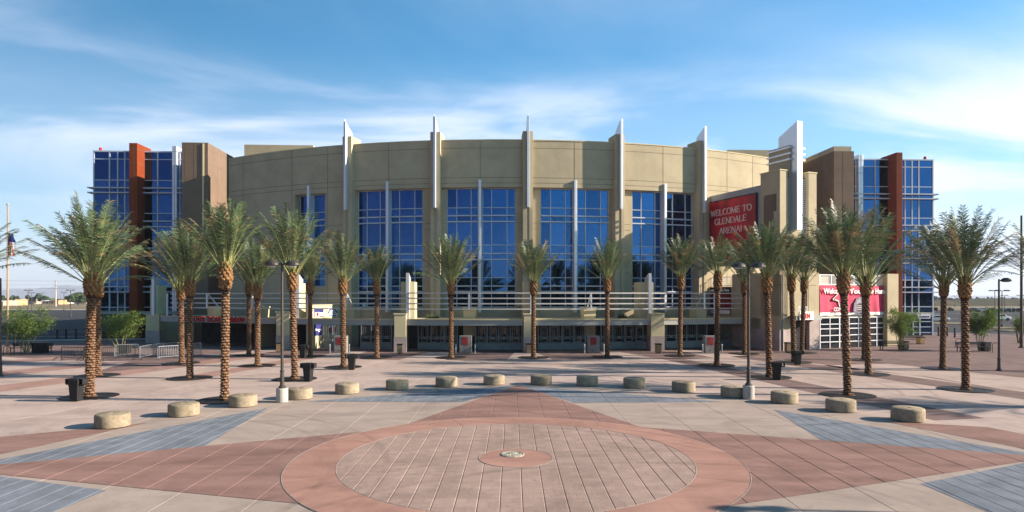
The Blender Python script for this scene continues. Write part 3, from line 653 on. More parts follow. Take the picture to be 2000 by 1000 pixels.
def p2(e,W_,x0,x1,y0,y1):
    w=x1-x0; h=y1-y0; b=MB(); n=14
    for (r0,r1,cy_,m0) in ((.50,.36,y0+.36*h,'navy'),):
        for k in range(n):
            a,c=PI*k/n,PI*(k+1)/n
            b.extr([W_@Vector((x0+w/2+r0*w*math.cos(q)*s_,cy_+r0*h*1.15*math.sin(q)*s_,.031)) for q,s_ in ((a,1),(c,1),(c,.72),(a,.72))], (W_.to_3x3()@Vector((0,0,.005))))
    b.build('print',M['navy'],e)
    pf('signred')(e,W_,(x0+.36*w,x0+.64*w,y0+.86*h,y0+.97*h))
    pf('navy')(e,W_,(x0+.1*w,x0+.9*w,y0+.04*h,y0+.14*h),(x0+.12*w,x0+.88*w,y0+.3*h,y0+.36*h),(x0+.2*w,x0+.95*w,y0+.46*h,y0+.52*h))
def p3(e,W_,x0,x1,y0,y1):
    w=x1-x0; h=y1-y0; pf('whitecloth')(e,W_,(x0+.18*w,x0+.68*w,y0+.44*h,y0+.54*h),(x0+.4*w,x0+.66*w,y0+.3*h,y0+.36*h))
    b=MB(); b.lathe([(.09*w,0),(.09*w,.005)],12); b.v=[tuple(W_@Vector((v[0]+x0+.14*w,v[1]+y0+.5*h,v[2]+.031))) for v in b.v]; b.build('print',M['whitecloth'],e)
def p4(e,W_,x0,x1,y0,y1):
    w=x1-x0; h=y1-y0; pf('whitecloth')(e,W_,(x0+.1*w,x0+.25*w,y0+.5*h,y0+.82*h),(x0+.3*w,x0+.52*w,y0+.55*h,y0+.8*h),(x0+.7*w,x0+.88*w,y0+.55*h,y0+.8*h)); pf('navy')(e,W_,(x0,x1,y0,y0+.1*h))
poster('blue poster with white and red print on cream wall, above the canopy, left one',Lw*.16,Lw*.44,3.18,3.98,'navy',p1)
poster('white poster with blue arches and a red spot, above the canopy',Lw*.58,Lw*.88,3.18,4.02,'whitecloth',p2)
poster('dark blue poster with a white line of script, below the canopy',Lw*.16,Lw*.46,1.35,2.5,'navy',p3)
poster('red poster with white print, below the canopy behind gate posts',Lw*.58,Lw*.88,1.55,2.5,'signred',p4)

# red lettering along the canopy's left stretch
tw=[th(x,RF+.1)[0] for x in (352,480)]
lt=empty('canopy_lettering',label='dark red lettering reading COYOTES TICKET WINDOW on the left canopy edge',cat='sign')
for w_,xa,xb in (('COYOTES',360,399),('TICKET',403,437),('WINDOW',444,478)):
    t0,t1=th(xa,RF+.1)[0],th(xb,RF+.1)[0]; r=RF+.1; p0=Vector(P3(r,t0,0)); p1_=Vector(P3(r,t1,0)); d=(p1_-p0); L=d.length; d.normalize()
    out_=Vector((d.y,-d.x,0)); m4=Matrix(((d.x,0,out_.x,p0.x),(d.y,0,out_.y,p0.y),(0,1,0,2.60),(0,0,0,1)))
    text('letters',w_,.78,M['signred'],lt,arena.matrix_basis@m4,width=L,offs=.012,depth=.04)

# ================================================================== SIGN BUILDING (right of the doors)
AS = Vector((24.7,59.5,0)); AT = R_(22.0)
sb = empty('sign_tower', AS, AT, label='beige stucco sign tower with tall white fin and three banded ledges', cat='tower')
cS, sS = math.cos(AT), math.sin(AT)
def up(x, v=0.0):       # u where photo column x meets the plane v = const
    t=(x-1000)/FP; ax=AS.x-v*sS; ay=AS.y+v*cS; return (t*ay-ax)/(cS-t*sS)
def YS(u,v): return AS.y+u*sS+v*cS
SW = Matrix.Translation(AS)@Matrix.Rotation(AT,4,'Z')
def part(nm,m,*bx,par=None,bev=None):
    b=MB()
    for q in bx: b.box(*q)
    o=b.build(nm,M[m],par or sb)
    if bev: bevel(o,bev)
    return o
u1,u2,u3,u4,u5,u6,u7=(up(x,-.45 if x in (1557,1567) else 0) for x in (1539,1545,1557,1567,1572.5,1579,1595))
part('left_pier','stucco',(0,u1,0,2.45,3.3,16.8),bev=.03); part('right_pier','stucco',(u6,u7,0,2.6,3.3,16.8),bev=.03)
part('cap','stucco_pale',(-.05,u1+.05,-.05,2.5,16.8,16.9),(u6-.05,u7+.05,-.05,2.65,16.8,16.9))
part('tower_shaft','stucco',(u1+.45,u5,.3,2.9,3.3,19.3),bev=.03)
part('louvre_panel','grey',(u1,u1+.449,.5,1.5,3.3,16.4),(u5,u6,.5,1.5,3.3,16.4))
b=MB()
for k in range(62):
    z=3.9+k*.2; b.box(u1+.02,u1+.43,.3,.52,z,z+.09); b.box(u5+.02,u6-.02,.3,.52,z,z+.09)
b.build('louvre_slats',M['white'],sb)
part('ledge','white',*[(u1+.33,u3+.02,.12,3.05,z,z+.16) for z in (17.9,18.45,19.0)],*[(u4,u5+.14,.12,3.05,z,z+.16) for z in (17.9,18.45,19.0)],bev=.01)
b=MB(); zf=21.4
b.extr([(u3,-.45,zf),(u3,1.85,20.35),(u3,1.85,19.31),(u3,.299,19.31),(u3,.299,11.3),(u3,-.45,11.3)],(u4-u3,0,0)); bevel(b.build('fin',M['white'],sb),.02)
part('base_block','stone',(-.04,u1+.5,-.04,6,0,2.05),(u6+.1,up(1599)+.02,-.04,6,0,3.0))
part('body','stucco',(0,u1+.45,.0,6.35,2.05,7.4),(u1+.45,u5+.3,.1,6,3.35,7.4),(u5+.3,up(1600),.02,6,3.0,7.4),(0,1.2,2.46,10.5,0,3.05),(0,.4,6.35,10.5,3.05,6.15))
part('board_support','slate',(.02,.9,2.46,10.5,8.3,15.8))
j=MB()
for z in (7.1,10.6,9.5,6.2): j.box(-.006,u1+.006,-.006,2.4,z-.02,z+.02); j.box(u6-.006,u7+.006,-.006,.1,z-.02,z+.02)
for z in (14.7,): j.box(-.006,.1,.4,1.9,z-1.6,z)  # recessed panel outline
j.build('panel_joint',M['joint'],sb)
part('recessed_panel','brown',(-.012,.1,.75,2.0,11.2,14.6))
part('door_canopy','grey',(u1+.1,up(1590),-.9,.08,2.95,3.35)); part('door_leaf','dark',(u1+.5,u6+.1,.35,.5,0,2.94))
part('sill_rail','white',(u2,up(1563),-.85,-.8,3.36,3.40),(u2,up(1563),-.85,-.8,4.15,4.2),*[(u2+k*.12,u2+k*.12+.03,-.84,-.81,3.4,4.15) for k in range(10)])
b=MB(); b.tube([(.03+.25,-.1,0),(.28,-.1,7.2)],.06,6); b.build('downpipe',M['grey'],sb)
# glazed garage bay, terrace and end pier
v0=.8; uA,uB=up(1601,v0),up(1729,v0)
gd=part('garage_glazing','darkglass',(uA,uB,v0,v0+.15,0,3.12))
b=MB()
for k in range(8):
    u=uA+(uB-uA)*k/7; w_=.07 if k in (2,5) else .045; b.box(u-w_,u+w_,v0-.07,v0-.001,0,3.12)
for z in (.06,.72,1.35,2.0,2.45,3.08): b.box(uA,uB,v0-.06,v0-.002,z-.045,z+.045)
b.build('frame',M['white'],gd)
part('lintel','stucco',(uA-.3,uB,v0-.02,v0+.3,3.13,6.25)); part('terrace_floor','conc',(uA-.3,uB,v0+.31,v0+7,6.0,6.25))
part('terrace_side_wall','stucco',(uA-.3,uB,v0+7.0,v0+7.4,0,7.4))
part('end_pier','stucco',(up(1733,.3),up(1755,.3),.3,3.2,0,7.45),bev=.03)
b=MB(); uR=up(1731,v0)
for z in (6.33,7.25): b.box(uA-.2,uR,v0-.02,v0+.04,z-.035,z+.035)
k=uA
while k<uR: b.box(k-.012,k+.012,v0-.005,v0+.02,6.36,7.22); k+=.13
for q in range(7): u=uA+(uR-uA)*q/6; b.box(u-.04,u+.04,v0-.03,v0+.05,6.25,7.3)
b.build('railing',M['white'],sb)
b=MB()
for z in (6.25,7.15): b.box(.16,.22,6.4,10.4,z-.03,z+.03)
for q in range(30): b.box(.18,.2,6.45+q*.135,6.48+q*.135,6.25,7.15)
b.build('railing',M['white'],sb)

# welcome board (left face of the sign building, its outward normal is local -u)
wb=empty('welcome_sign', label='dark red sign board reading WELCOME TO GLENDALE ARENA! beside the tower', cat='sign')
b=MB(); b.box(-.16,.018,2.8,10.4,8.5,15.15,SW); b.build('surround',M['signblack'],wb)
b=MB(); b.box(-.19,-.161,2.92,10.28,8.62,15.03,SW); b.build('panel',M['red'],wb)
# letters run from far end (v large, on the left) to near end
def leftface(v,z,uo=-.192): return SW@Matrix(((0,0,-1,uo),(-1,0,0,v),(0,1,0,z),(0,0,0,1)))
serif_text('letters','WELCOME TO',.62,M['letter'],wb,leftface(9.35,13.55),6.0)
serif_text('letters','GLENDALE',.62,M['letter'],wb,leftface(8.75,12.6),4.7)
serif_text('letters','ARENA!',.62,M['letter'],wb,leftface(8.05,11.6),3.4)
b=MB()
for q in ((9.4,10.2,9.85,9.93),(9.4,10.2,8.75,8.95),(10.1,10.2,8.95,9.85),(9.4,9.47,8.95,9.85),(6.9,9.3,8.75,8.95),(7.2,9.2,9.2,9.3),(6.0,6.6,8.9,9.9)): b.box(-.2,-.191,q[0],q[1],q[2],q[3],SW)
b.build('lower_print',M['teal'],wb)
# maroon banner below the opening, on the same face
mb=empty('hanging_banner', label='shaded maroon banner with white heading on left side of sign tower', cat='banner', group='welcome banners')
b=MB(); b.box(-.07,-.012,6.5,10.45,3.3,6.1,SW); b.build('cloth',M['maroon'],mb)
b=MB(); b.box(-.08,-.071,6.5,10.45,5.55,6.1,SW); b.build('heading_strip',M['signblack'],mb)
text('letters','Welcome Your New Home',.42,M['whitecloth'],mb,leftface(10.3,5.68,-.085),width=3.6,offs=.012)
b=MB(); b.box(-.08,-.071,6.6,9.6,3.35,3.75,SW); b.build('hem',M['whitecloth'],mb)
# big red banner over the garage bay
rbn=empty('welcome_banner', label='bright red banner with white words and animal head emblem above garage glazing', cat='banner', group='welcome banners')
zb0,zb1=3.30,6.22; n=60; mz=10
me=MB(); vs=[]
def wav(s_,t_): return v0-.10-.05*math.sin(s_*23+math.sin(t_*3)*.8)*(.35+.65*(1-t_))-.03*math.sin(s_*51+1+t_*2)*(1-t_)
for i in range(mz+1):
    for k in range(n+1): s_=k/n; t_=i/mz; vs.append(SW@Vector((uA-.12+(uB-uA+.1)*s_, wav(s_,t_), zb0+(zb1-zb0)*t_+.05*math.sin(s_*PI)*(-1 if i==mz else 0))))
me.add(vs,[(i*(n+1)+k,i*(n+1)+k+1,(i+1)*(n+1)+k+1,(i+1)*(n+1)+k) for i in range(mz) for k in range(n)])
me.mats=[M['redbanner'],M['whitecloth']]; me.mi=[1 if i<1 else 0 for i in range(mz) for k in range(n)]
me.build('cloth',None,rbn,smooth=True,fix=False)
def front(u,z,v=v0-.27): return SW@Matrix(((1,0,0,u),(0,0,-1,v),(0,1,0,z),(0,0,0,1)))
for w_,xa,xb in (('Welcome',1604,1646),('Your',1654,1684),('New',1687,1702),('Home',1705,1727)):
    a,b_=up(xa,v0),up(xb,v0); text('letters',w_,.72,M['whitecloth'],rbn,front(a,5.44),width=b_-a,offs=.02,depth=.01)
# emblem: howling head outline in white with dark infill, wordmark and a goal mask print
def poly(pts,u,z,k,m,nm,v=v0-.20,par=rbn,th_=.012):
    b=MB(); b.extr([SW@Vector((u+p[0]*k,v,z+p[1]*k)) for p in pts], SW.to_3x3()@Vector((0,-th_,0))); b.build(nm,M[m],par)
ue=up(1623,v0)
HEAD=[(0,.95),(.55,1.35),(1.0,1.75),(1.25,1.95),(1.2,1.6),(1.45,1.7),(1.5,1.1),(1.75,.6),(1.7,0),(1.25,-.35),(1.0,.15),(.85,.65),(.4,.8),(.12,.72)]
poly(HEAD,ue,4.1,.85,'whitecloth','emblem')
poly([(.15,.97),(.6,1.28),(1.1,1.7),(1.08,1.45),(1.38,1.5),(1.4,1.05),(1.62,.6),(1.58,.1),(1.25,-.15),(1.1,.3),(.95,.78),(.5,.92)],ue,4.1,.85,'redbanner','emblem',v=v0-.214)
poly([(.1,.85),(.3,.95),(.34,.82),(.16,.76)],ue,4.1,.85,'signblack','emblem',v=v0-.228)
poly([(1.15,.1),(1.35,.45),(1.5,.3),(1.4,0)],ue,4.1,.85,'signblack','emblem',v=v0-.228)
text('letters','COYOTES',.52,M['whitecloth'],rbn,front(up(1624,v0),3.72),width=up(1652,v0)-up(1624,v0),offs=.012,depth=.01)
um=up(1663,v0); MASK=[(0,0),(.15,1.0),(.55,1.55),(1.1,1.75),(1.7,1.6),(2.1,1.1),(2.2,.4),(2.0,0)]
poly(MASK,um,3.65,.85,'ice','mask_print'); poly([(.55,.1),(.6,.8),(1.1,1.0),(1.5,.75),(1.5,.1)],um,3.65,.85,'signblack','mask_print',v=v0-.214)
for zz2 in (.25,.45,.65): poly([(.55,zz2),(.55,zz2+.05),(1.5,zz2+.05),(1.5,zz2)],um,3.65,.85,'whitecloth','mask_print',v=v0-.228)
text('letters','COYOTES HOCKEY',.22,M['navy'],rbn,front(up(1664,v0),3.38),width=1.1)
# small shop sign over the side door
sg=empty('door_sign', label='small white sign with red capitals over the side door', cat='sign')
b=MB(); b.box(up(1561,-.95),up(1588,-.95),-1.02,-.92,2.98,3.75,SW); bevel(b.build('panel',M['whitecloth'],sg),.015)
text('letters','OPEN',.62,M['signred'],sg,front(up(1563,-1.0),3.13,-1.03),width=1.15,offs=.02)
# white sign over the right tower's foot
a0,a1=al(1793,bT-1.5),al(1817,bT-1.5)
s2=empty('entrance_sign',label='small white sign above glass entrance at the right tower foot',cat='sign')
b=MB(); b.box(a0,a1,bT-1.52,bT-1.42,2.35,2.85,arena.matrix_basis); b.build('panel',M['whitecloth'],s2)
text('letters','ADMISSION',.3,M['navy'],s2,arena.matrix_basis@Matrix(((1,0,0,a0+.12),(0,0,-1,bT-1.525),(0,1,0,2.48),(0,0,0,1))),width=(a1-a0)-.24,offs=.01)

# ================================================================== PALMS
def trunk_mesh(seed):
    r=random.Random(seed); b=MB().use(M['bark_gap']); H=6.5; hb=5.2
    def rad(z):
        if z<.25: return .34-.08*z/.25
        if z<hb: return .262-.02*(z/hb)
        t=(z-hb)/(H-hb); return .245+.15*math.sin(PI*min(1,t*.9+.12))**.9-.02*t
    b.lathe([(rad(z)-.035,z) for z in [0,.1,.3,1,2,3,4,5,5.3,5.6,5.9,6.2,6.5]],12)
    z=.03; row=0; tw=r.choice((.55,-.5,.35))
    while z<H-.03:
        top=z>hb; nn=5 if not top else 8; dz=.135 if not top else .15
        b.use(M['boot'] if top else M['trunk'])
        for k in range(nn):
            a=2*PI*(k+.5*(row%2)+r.uniform(-.08,.08)+row*tw*.2)/nn; w=PI/nn*(1.02 if not top else .95)*r.uniform(.9,1.08); rr=rad(z)-.03
            ap=(.07 if not top else .115)*r.uniform(.7,1.25); zj=z+r.uniform(-.012,.012); hh=.105 if not top else .2
            def q(da,z_,e): return ((rr+e)*math.cos(a+da),(rr+e)*math.sin(a+da),z_)
            lw=.72 if not top else .5
            b.add([q(-w,zj+.035,0),q(0,zj-(.012 if not top else .07),.012),q(w,zj+.035,0),q(w*.6,zj+hh,.0),q(-w*.6,zj+hh,.0),q(-w*lw,zj+hh*.42,ap*.8),q(0,zj+hh*.36,ap),q(w*lw,zj+hh*.42,ap*.8)],
                  [(0,1,6,5),(1,2,7,6),(2,3,7),(3,4,5,6,7),(4,0,5)])
        z+=dz; row+=1
    return b.mesh('trunk')
def crown_mesh(seed,spread=1.0,nf=44,L0=3.5,dead=.05):
    r=random.Random(seed); b=MB()
    mats=[M['leaf'],M['rachis'],M['drytip']]; b.mats=mats[:]
    az=r.uniform(0,6)
    for i in range(nf):
        q=i/(nf-1); az+=2.39996+r.uniform(-.15,.15)
        tilt=R_(3+ (47*spread)*(q**1.15)+r.uniform(-4,4)); L=L0*(1.0-.08*q)*r.uniform(.86,1.08)
        if r.random()<.10: tilt=min(tilt+R_(16),R_(84))
        bend=R_(20+16*q)*r.uniform(.3,1.4)
        out=Vector((math.cos(az),math.sin(az),0)); side=Vector((-math.sin(az),math.cos(az),0)); tw=r.uniform(-.5,.5)
        pts=[]; p=out*.16+Vector((0,0,r.uniform(-.35,.05)-.25*q)); ns=14
        dirs=[]
        for k in range(ns+1):
            t=k/ns; a=tilt+bend*t**2.0; d=(out*math.sin(a)+Vector((0,0,math.cos(a)))).normalized(); d=(d+side*tw*.12*t).normalized()
            pts.append(p.copy()); dirs.append(d); p=p+d*L/ns
        b.cur=1
        b.tube([pts[0],pts[2],pts[4],pts[7],pts[10],pts[13]],.03,4,r1=.007)
        isdead=r.random()<dead and q>.35
        nl=42; droop=q>.55 and r.random()<.6; roll=r.uniform(-.6,.6)
        for k in range(nl):
            t=.27+.73*k/nl; fi=t*ns; i0=min(int(fi),ns-1); fr=fi-i0; P=pts[i0].lerp(pts[i0+1],fr); d=dirs[i0]
            nrm=side.cross(d).normalized()
            ll=.50*math.sin(PI*min(1,(t-.20)/.88))**.6*r.uniform(.55,1.3)*(.5+.5*min(1,(t-.2)*4))
            if ll<.06: continue
            b.cur=2 if (isdead and t>.45) or (r.random()<.03) or (droop and t>.7 and r.random()<.35) else 0
            for sg_ in (-1,1):
                up_=.45+r.uniform(-.35,.35); sd_=side*math.cos(roll)+nrm*math.sin(roll)*.5
                ld=(d*r.uniform(.45,.85)+sd_*sg_*r.uniform(.6,.95)+nrm*up_*.5).normalized()
                tip=P+ld*ll+Vector((0,0,-.12*ll*r.uniform(0,1.6))); wv=d*.026
                mid=P+ld*ll*.5
                b.add([P-wv*.5,P+wv*.7,mid+wv*.9,tip,mid-wv*.6],[(0,1,2,4),(4,2,3)])
    return b.mesh('crown')
trunks=[trunk_mesh(s_) for s_ in (1,2,3,4,5)]
crowns=[crown_mesh(11,.80),crown_mesh(12,.72,40),crown_mesh(13,.88,46),crown_mesh(14,1.15,46,3.5,.1),crown_mesh(15,1.1,44,3.6,.05),crown_mesh(21,.66,34,3.3,.0),crown_mesh(22,.84,38,3.6,.08),crown_mesh(23,.95,32,3.45,.06)]
# (x base, y base, y trunk top, y crown top, lean px, crown variant, width factor, label)
PALMS=[
 (175,780,530,383,4,3,1.0,'tall wide-crowned palm at far left beside the litter bin'),
 (190,738,545,420,0,1,1.0,'palm mostly hidden behind the wide-crowned palm at far left'),
 (355,713,556,440,-2,0,1.05,'palm just left of its twin, left of the canopy lettering'),
 (371,743,540,425,0,2,1.0,'nearer palm of the pair left of the canopy lettering'),
 (439,787,512,376,2,1,.98,'tall palm with bulging head behind third concrete seat from left'),
 (486,697,548,468,0,0,.95,'far thin palm left of its twin at the lettering end'),
 (503,718,552,462,0,2,.95,'palm right of its twin at the end of canopy lettering'),
 (576,745,525,405,-6,1,1.05,'leaning palm just right of the left double lamp'),
 (606,699,545,478,0,0,.9,'shaded thin palm left of the posters on cream wall'),
 (671,721,540,447,-2,2,.95,'palm right of the posters, litter bin at its foot'),
 (736,702,545,470,0,0,1.0,'palm left of the left-centre terrace pylon, by wide window'),
 (881,702,546,455,0,2,.97,'palm in front of the third window bay, left of centre'),
 (1042,702,546,466,0,1,1.0,'palm in front of the central pilaster'),
 (1186,700,540,466,0,0,1.0,'palm between the fourth and fifth window bays'),
 (1328,698,534,458,2,2,.95,'palm in front of the fifth window bay'),
 (1400,717,530,455,2,0,1.0,'palm in front of the maroon banner below welcome sign'),
 (1454,694,545,455,0,1,.9,'far palm half hidden behind the right double lamp pole'),
 (1503,741,533,430,-6,2,1.0,'leaning palm between right double lamp and side door'),
 (1551,711,536,447,-6,0,1.0,'leaning palm in front of the side door of sign tower'),
 (1566,692,542,455,5,1,1.0,'far palm beside the small white door sign'),
 (1656,777,526,392,-10,2,1.0,'large dark leaning palm in front of red banner emblem'),
 (1696,735,540,398,-5,0,1.1,'palm in front of the right part of red banner'),
 (1688,706,545,440,0,1,.9,'palm hidden behind another trunk at the red banner'),
 (1841,724,545,428,3,0,1.1,'left palm of the pair right of the glass tower'),
 (1886,766,540,407,-2,4,.95,'right palm of the pair at the right, wide arching crown'),
]
grate_me=None; soil_me=None
def grate_meshes():
    n=36; b=MB()
    for a,b_ in ((.42,.60),(.63,.82),(.85,1.04),(1.07,1.27)):
        o=[]
        for kk in range(n):
            an=2*PI*kk/n
            for r_,z_ in ((a,.012),(a,.03),(b_,.03),(b_,.012)): o.append((r_*math.cos(an),r_*math.sin(an),z_))
        b.add(o,[(kk*4+j_,((kk+1)%n)*4+j_,((kk+1)%n)*4+(j_+1)%4,kk*4+(j_+1)%4) for kk in range(n) for j_ in range(4)])
    b.mats=[M['iron']]; s_=MB(); s_.lathe([(1.28,.0),(1.28,.014),(.0005,.014)],36); s_.mats=[M['soil']]
    return b.mesh('ring_grate'),s_.mesh('soil_bed')
grate_me,soil_me=grate_meshes()
for i,(x,y,yt,yc,ln,cv,wf,label) in enumerate(PALMS):
    X,Y=gx(x,y-.012*0); h=(y-yt)/FP*Y; ch=(yt-yc)/FP*Y*1.02
    cv=cv if cv in (3,4) else (0,6,1,2,5,7)[(i*5+2)%6]
    root=empty('palm_tree',(X,Y,PZ),label=label,cat='palm tree',group='date palms on the plaza')
    t=link('trunk',trunks[i%5],root); tk=.84 if i in (0,1) else .76; t.scale=(tk,tk,(h-PZ)/6.5); t.rotation_euler=(0,0,i*1.3)
    c=link('crown',crowns[cv],root,(0,0,h-PZ-.1)); k=(ch+.1)/3.5; c.scale=(k*wf*.92,k*wf*.92,k); c.rotation_euler=(0,0,i*2.1+.4)
    root.rotation_euler=(0,math.atan2(ln,(y-yt)),0)
    gr=empty('tree_grate',(X,Y,PZ-.004),label='iron grate under the '+label,cat='tree grate',group='tree grates')
    link('grate_rings',grate_me,gr); link('soil_bed',soil_me,gr)
# palms standing just outside the frame: fronds reach in at both edges, the others throw shadows across the plaza
for i,(X,Y,h,cv,wf,label) in enumerate([(-31.2,36.6,6.6,4,1.15,'palm beyond left edge, only frond tips in view'),(35.2,43.0,6.6,4,1.1,'palm beyond right edge, only frond tips in view'),(39.0,27.6,6.9,3,1.0,'palm outside the right edge throwing its shadow'),(33.5,56.5,6.6,0,1.0,'') ,(46.5,33.5,6.9,1,1.0,'')][:3]):
    root=empty('palm_tree',(X,Y,PZ),label=label,cat='palm tree',group='date palms on the plaza')
    t=link('trunk',trunks[i%5],root); t.scale=(1.06,1.06,h/6.5); c=link('crown',crowns[cv],root,(0,0,h-.05)); c.scale=(wf,wf,1.0); c.rotation_euler=(0,0,i*1.7)

# ================================================================== CONCRETE SEATS
SEATS=[(220,839),(359,816),(475,797),(585,782),(678,771),(776,763),(872,757),(965,753),(1057,753),(1147,755),(1239,759),(1335,767),(1432,778),(1532,790),(1642,807),(1773,826)]
ordn=['first','second','third','fourth','fifth','sixth','seventh','eighth','ninth','tenth','eleventh','twelfth','thirteenth','fourteenth','fifteenth','sixteenth']
b=MB(); b.lathe([(.52,0),(.60,.03),(.60,.42),(.585,.475),(.54,.50),(.12,.505),(.11,.49),(.0005,.49)],40)
b.mats=[M['seat']]; seat_me=b.mesh('concrete_seat',True)
dark_note={0:'largest at the left end',15:'at the right end, darker',13:'shaded, right of the lamp',3:'touching the left lamp base',12:'touching the right lamp base'}
for i,(x,y) in enumerate(SEATS):
    v=y-582; Yf=FP*(CH-PZ)/v; Y=Yf+.6; X=(x-1000)/FP*Y
    o=link('concrete_seat',seat_me,None,(X,Y,PZ)); o.rotation_euler=(0,0,i*.7)
    for p in o.data.polygons: p.use_smooth=True
    tag(o,f'round concrete seat, {ordn[i]} from left in the arc'+(', '+dark_note[i] if i in dark_note else ''),'concrete seat','round concrete seats in an arc')
    md_=o.modifiers.new('edge','EDGE_SPLIT'); md_.split_angle=R_(50)

# ================================================================== LAMPS
def gp(x,y):
    v=y-582; Y=FP*(CH-PZ)/v; return (x-1000)/FP*Y, Y
def lamp(x,y,ytop,heads,base,label,xy=None,z_=PZ):
    X,Y=xy if xy else gp(x,y); H=(y-ytop)/FP*Y if not xy else 6.7
    e=empty('street_lamp',(X,Y,z_),label=label,cat='street lamp',group='plaza street lamps'); z0=0
    if base:
        b=MB(); b.lathe([(.27,0),(.27,.62),(.25,.65),(.0005,.65)],24); bevel(b.build('concrete_base',M['conc'],e),.01); z0=.65
    b=MB(); b.lathe([(.17,z0),(.17,z0+.06),(.10,z0+.14),(.085,z0+.75),(.11,z0+.80),(.07,z0+.86),(.055,H-.25),(.05,H-.08),(.0005,H-.05)],12); b.build('pole',M['bronze'],e)
    for s_ in heads:
        b=MB(); b.tube([(0,0,H-.18),(s_*.22,0,H-.13)],.035,6); b.build('arm',M['bronze'],e)
        b=MB(); o=[]; n=14; prof=[(0,.02),(.7,.02),(1,.06),(.97,.14),(.75,.23),(.4,.28),(0,.29)]
        b.lathe([(max(.0005,r_*.34),z_2) for r_,z_2 in prof],n,(s_*.48,0,H-.27),sy=.72); b.build('lamp_head',M['bronze'],e,smooth=False)
        b=MB(); b.lathe([(.2,0),(.2,.02)],12,(s_*.48,0,H-.275),sy=.72); b.build('lens',M['white'],e)
    return e
lamp(551,785,509,(-1,1),True,'dark double-headed lamp on a pale concrete base, left of centre')
lamp(1462,779,513,(-1,1),True,'dark double-headed lamp on a pale concrete base, right of centre')
lamp(1951,724,543,(1,),False,'dark single-headed lamp at right, its head to the right')
lamp(1,735,541,(-1,),False,'dark lamp pole cut by the left edge of the photo')
lamp(0,0,0,(-1,1),True,'dark lamp outside the right edge throwing a small round shadow',xy=(21.7,13.6))
def pole(name,x,y,ytop,r0,r1,m,label,cat):
    X,Y=gp(x,y); H=(y-ytop)/FP*Y; e=empty(name,(X,Y,PZ),label=label,cat=cat)
    b=MB(); b.lathe([(r0*1.8,0),(r0*1.8,.08),(r0,.12),(r1,H),(.0005,H+.02)],12); b.build('pole',M[m],e); return e,X,Y,H
pole('tall_pole',1995,679,421,.14,.09,'bronze','tall dark slender pole near the right edge','pole')
e,X,Y,H=pole('flagpole',15,691,402,.09,.05,'wood','tan flagpole at the far left with a hanging flag','flagpole')
b=MB(); b.lathe([(.0005,0),(.12,.1),(.12,.16),(.0005,.26)],12,(0,0,H)); b.build('finial',M['gold'],e)
# limp flag: folds gathered beside the pole
fl=empty('flag',(X,Y,PZ),label='limp red white and blue striped flag on the left pole',cat='flag')
zt=H*(691-455)/(691-402); zb_=H*(691-497)/(691-402)
def fstrip(a0,a1,z1a,z0a,m,nm='stripe'):
    b=MB(); vs=[]; n=8
    for i in range(n+1):
        t=i/n; z=z1a+(z0a-z1a)*t
        for a in (a0,(a0+a1)/2,a1): vs.append((.06+a+.16*t*a/.3+.03*math.sin(t*7+a*20), -.03+.03*math.sin(a*16+t*2), z-.25*a))
    b.add(vs,[(i*3+k,i*3+k+1,i*3+k+4,i*3+k+3) for i in range(n) for k in range(2)]); o=b.build(nm,M[m],fl,fix=False)
    sd_=o.modifiers.new('thickness','SOLIDIFY'); sd_.thickness=.01
fstrip(0,.42,zt,zt-.75,'flag_blue','canton')
for k in range(6): fstrip(.07*k,.07+.07*k,zt-.75,zb_-.05,'flag_red' if k%2==0 else 'flag_white')

# ================================================================== LITTER BINS, GATE-SIDE BINS
def litter_bin(x,y,label,k=1.0):
    X,Y=gp(x,y); Y+=.3; e=empty('litter_bin',(X,Y,PZ),R_(random.uniform(-14,14)),label=label,cat='litter bin',group='black litter bins')
    b=MB(); b.lathe([(.25,0),(.27,.03),(.33,.72),(.35,.76),(.35,.80)],4,a0=PI/4); 
    o=bevel(b.build('body',M['iron'],e),.05,3)
    b=MB(); b.lathe([(.36,.80),(.37,.84),(.36,1.0),(.25,1.08),(.0005,1.10)],4,a0=PI/4); b.box(-.13,.13,-.262,-.255,.84,.98); bevel(b.build('lid',M['iron'],e),.05,3)
    for s_ in (-1,1):
        h=MB(); h.box(s_*.24,s_*.44,-.17,.17,1.02,1.06); h.box(s_*.24,s_*.42,-.17,.17,.78,.82)
        h.box(s_*.40,s_*.44,-.17,.17,.80,1.04); bevel(h.build('hood',M['iron'],e),.01)
    e.scale=(k,k,k); return e
litter_bin(141,785,'black litter bin at the left beside the wide-crowned palm'); litter_bin(599,746,'black litter bin beside the leaning palm near the left lamp')
litter_bin(685,723,'black litter bin at the foot of palm right of the posters'); litter_bin(1521,743,'black litter bin beside the leaning palm right of the right lamp')
litter_bin(1561,713,'black litter bin behind the leaning palm at the side door',.95); litter_bin(590,700,'dark litter bin in shade left of the cream poster wall',1.0)
def box_bin(x,y,label,mt='wood',w=.45,h=.85,cat='litter bin',grp='tan panelled litter bins'):
    X,Y=gp(x,y); Y+=.25; e=empty('panelled_bin',(X,Y,PZ),R_(8),label=label,cat=cat,group=grp)
    b=MB(); b.box(-w/2,w/2,-w/2,w/2,.05,h-.1); bevel(b.build('body',M[mt],e),.015)
    b=MB(); b.box(-w/2-.03,w/2+.03,-w/2-.03,w/2+.03,h-.1,h); b.box(-w/2+.04,w/2-.04,-w/2+.04,w/2-.04,0,.05); bevel(b.build('lid',M['iron'],e),.015)
    b=MB()
    for k in range(5): xx=-w/2+w*(k+.5)/5; b.box(xx-.006,xx+.006,-w/2-.006,-w/2,.08,h-.12)
    b.build('slat_gap',M['signblack'],e); return e
box_bin(780,691,'tan panelled bin against the canopy column left of centre'); box_bin(1287,690,'tan panelled bin against the canopy column right of centre')
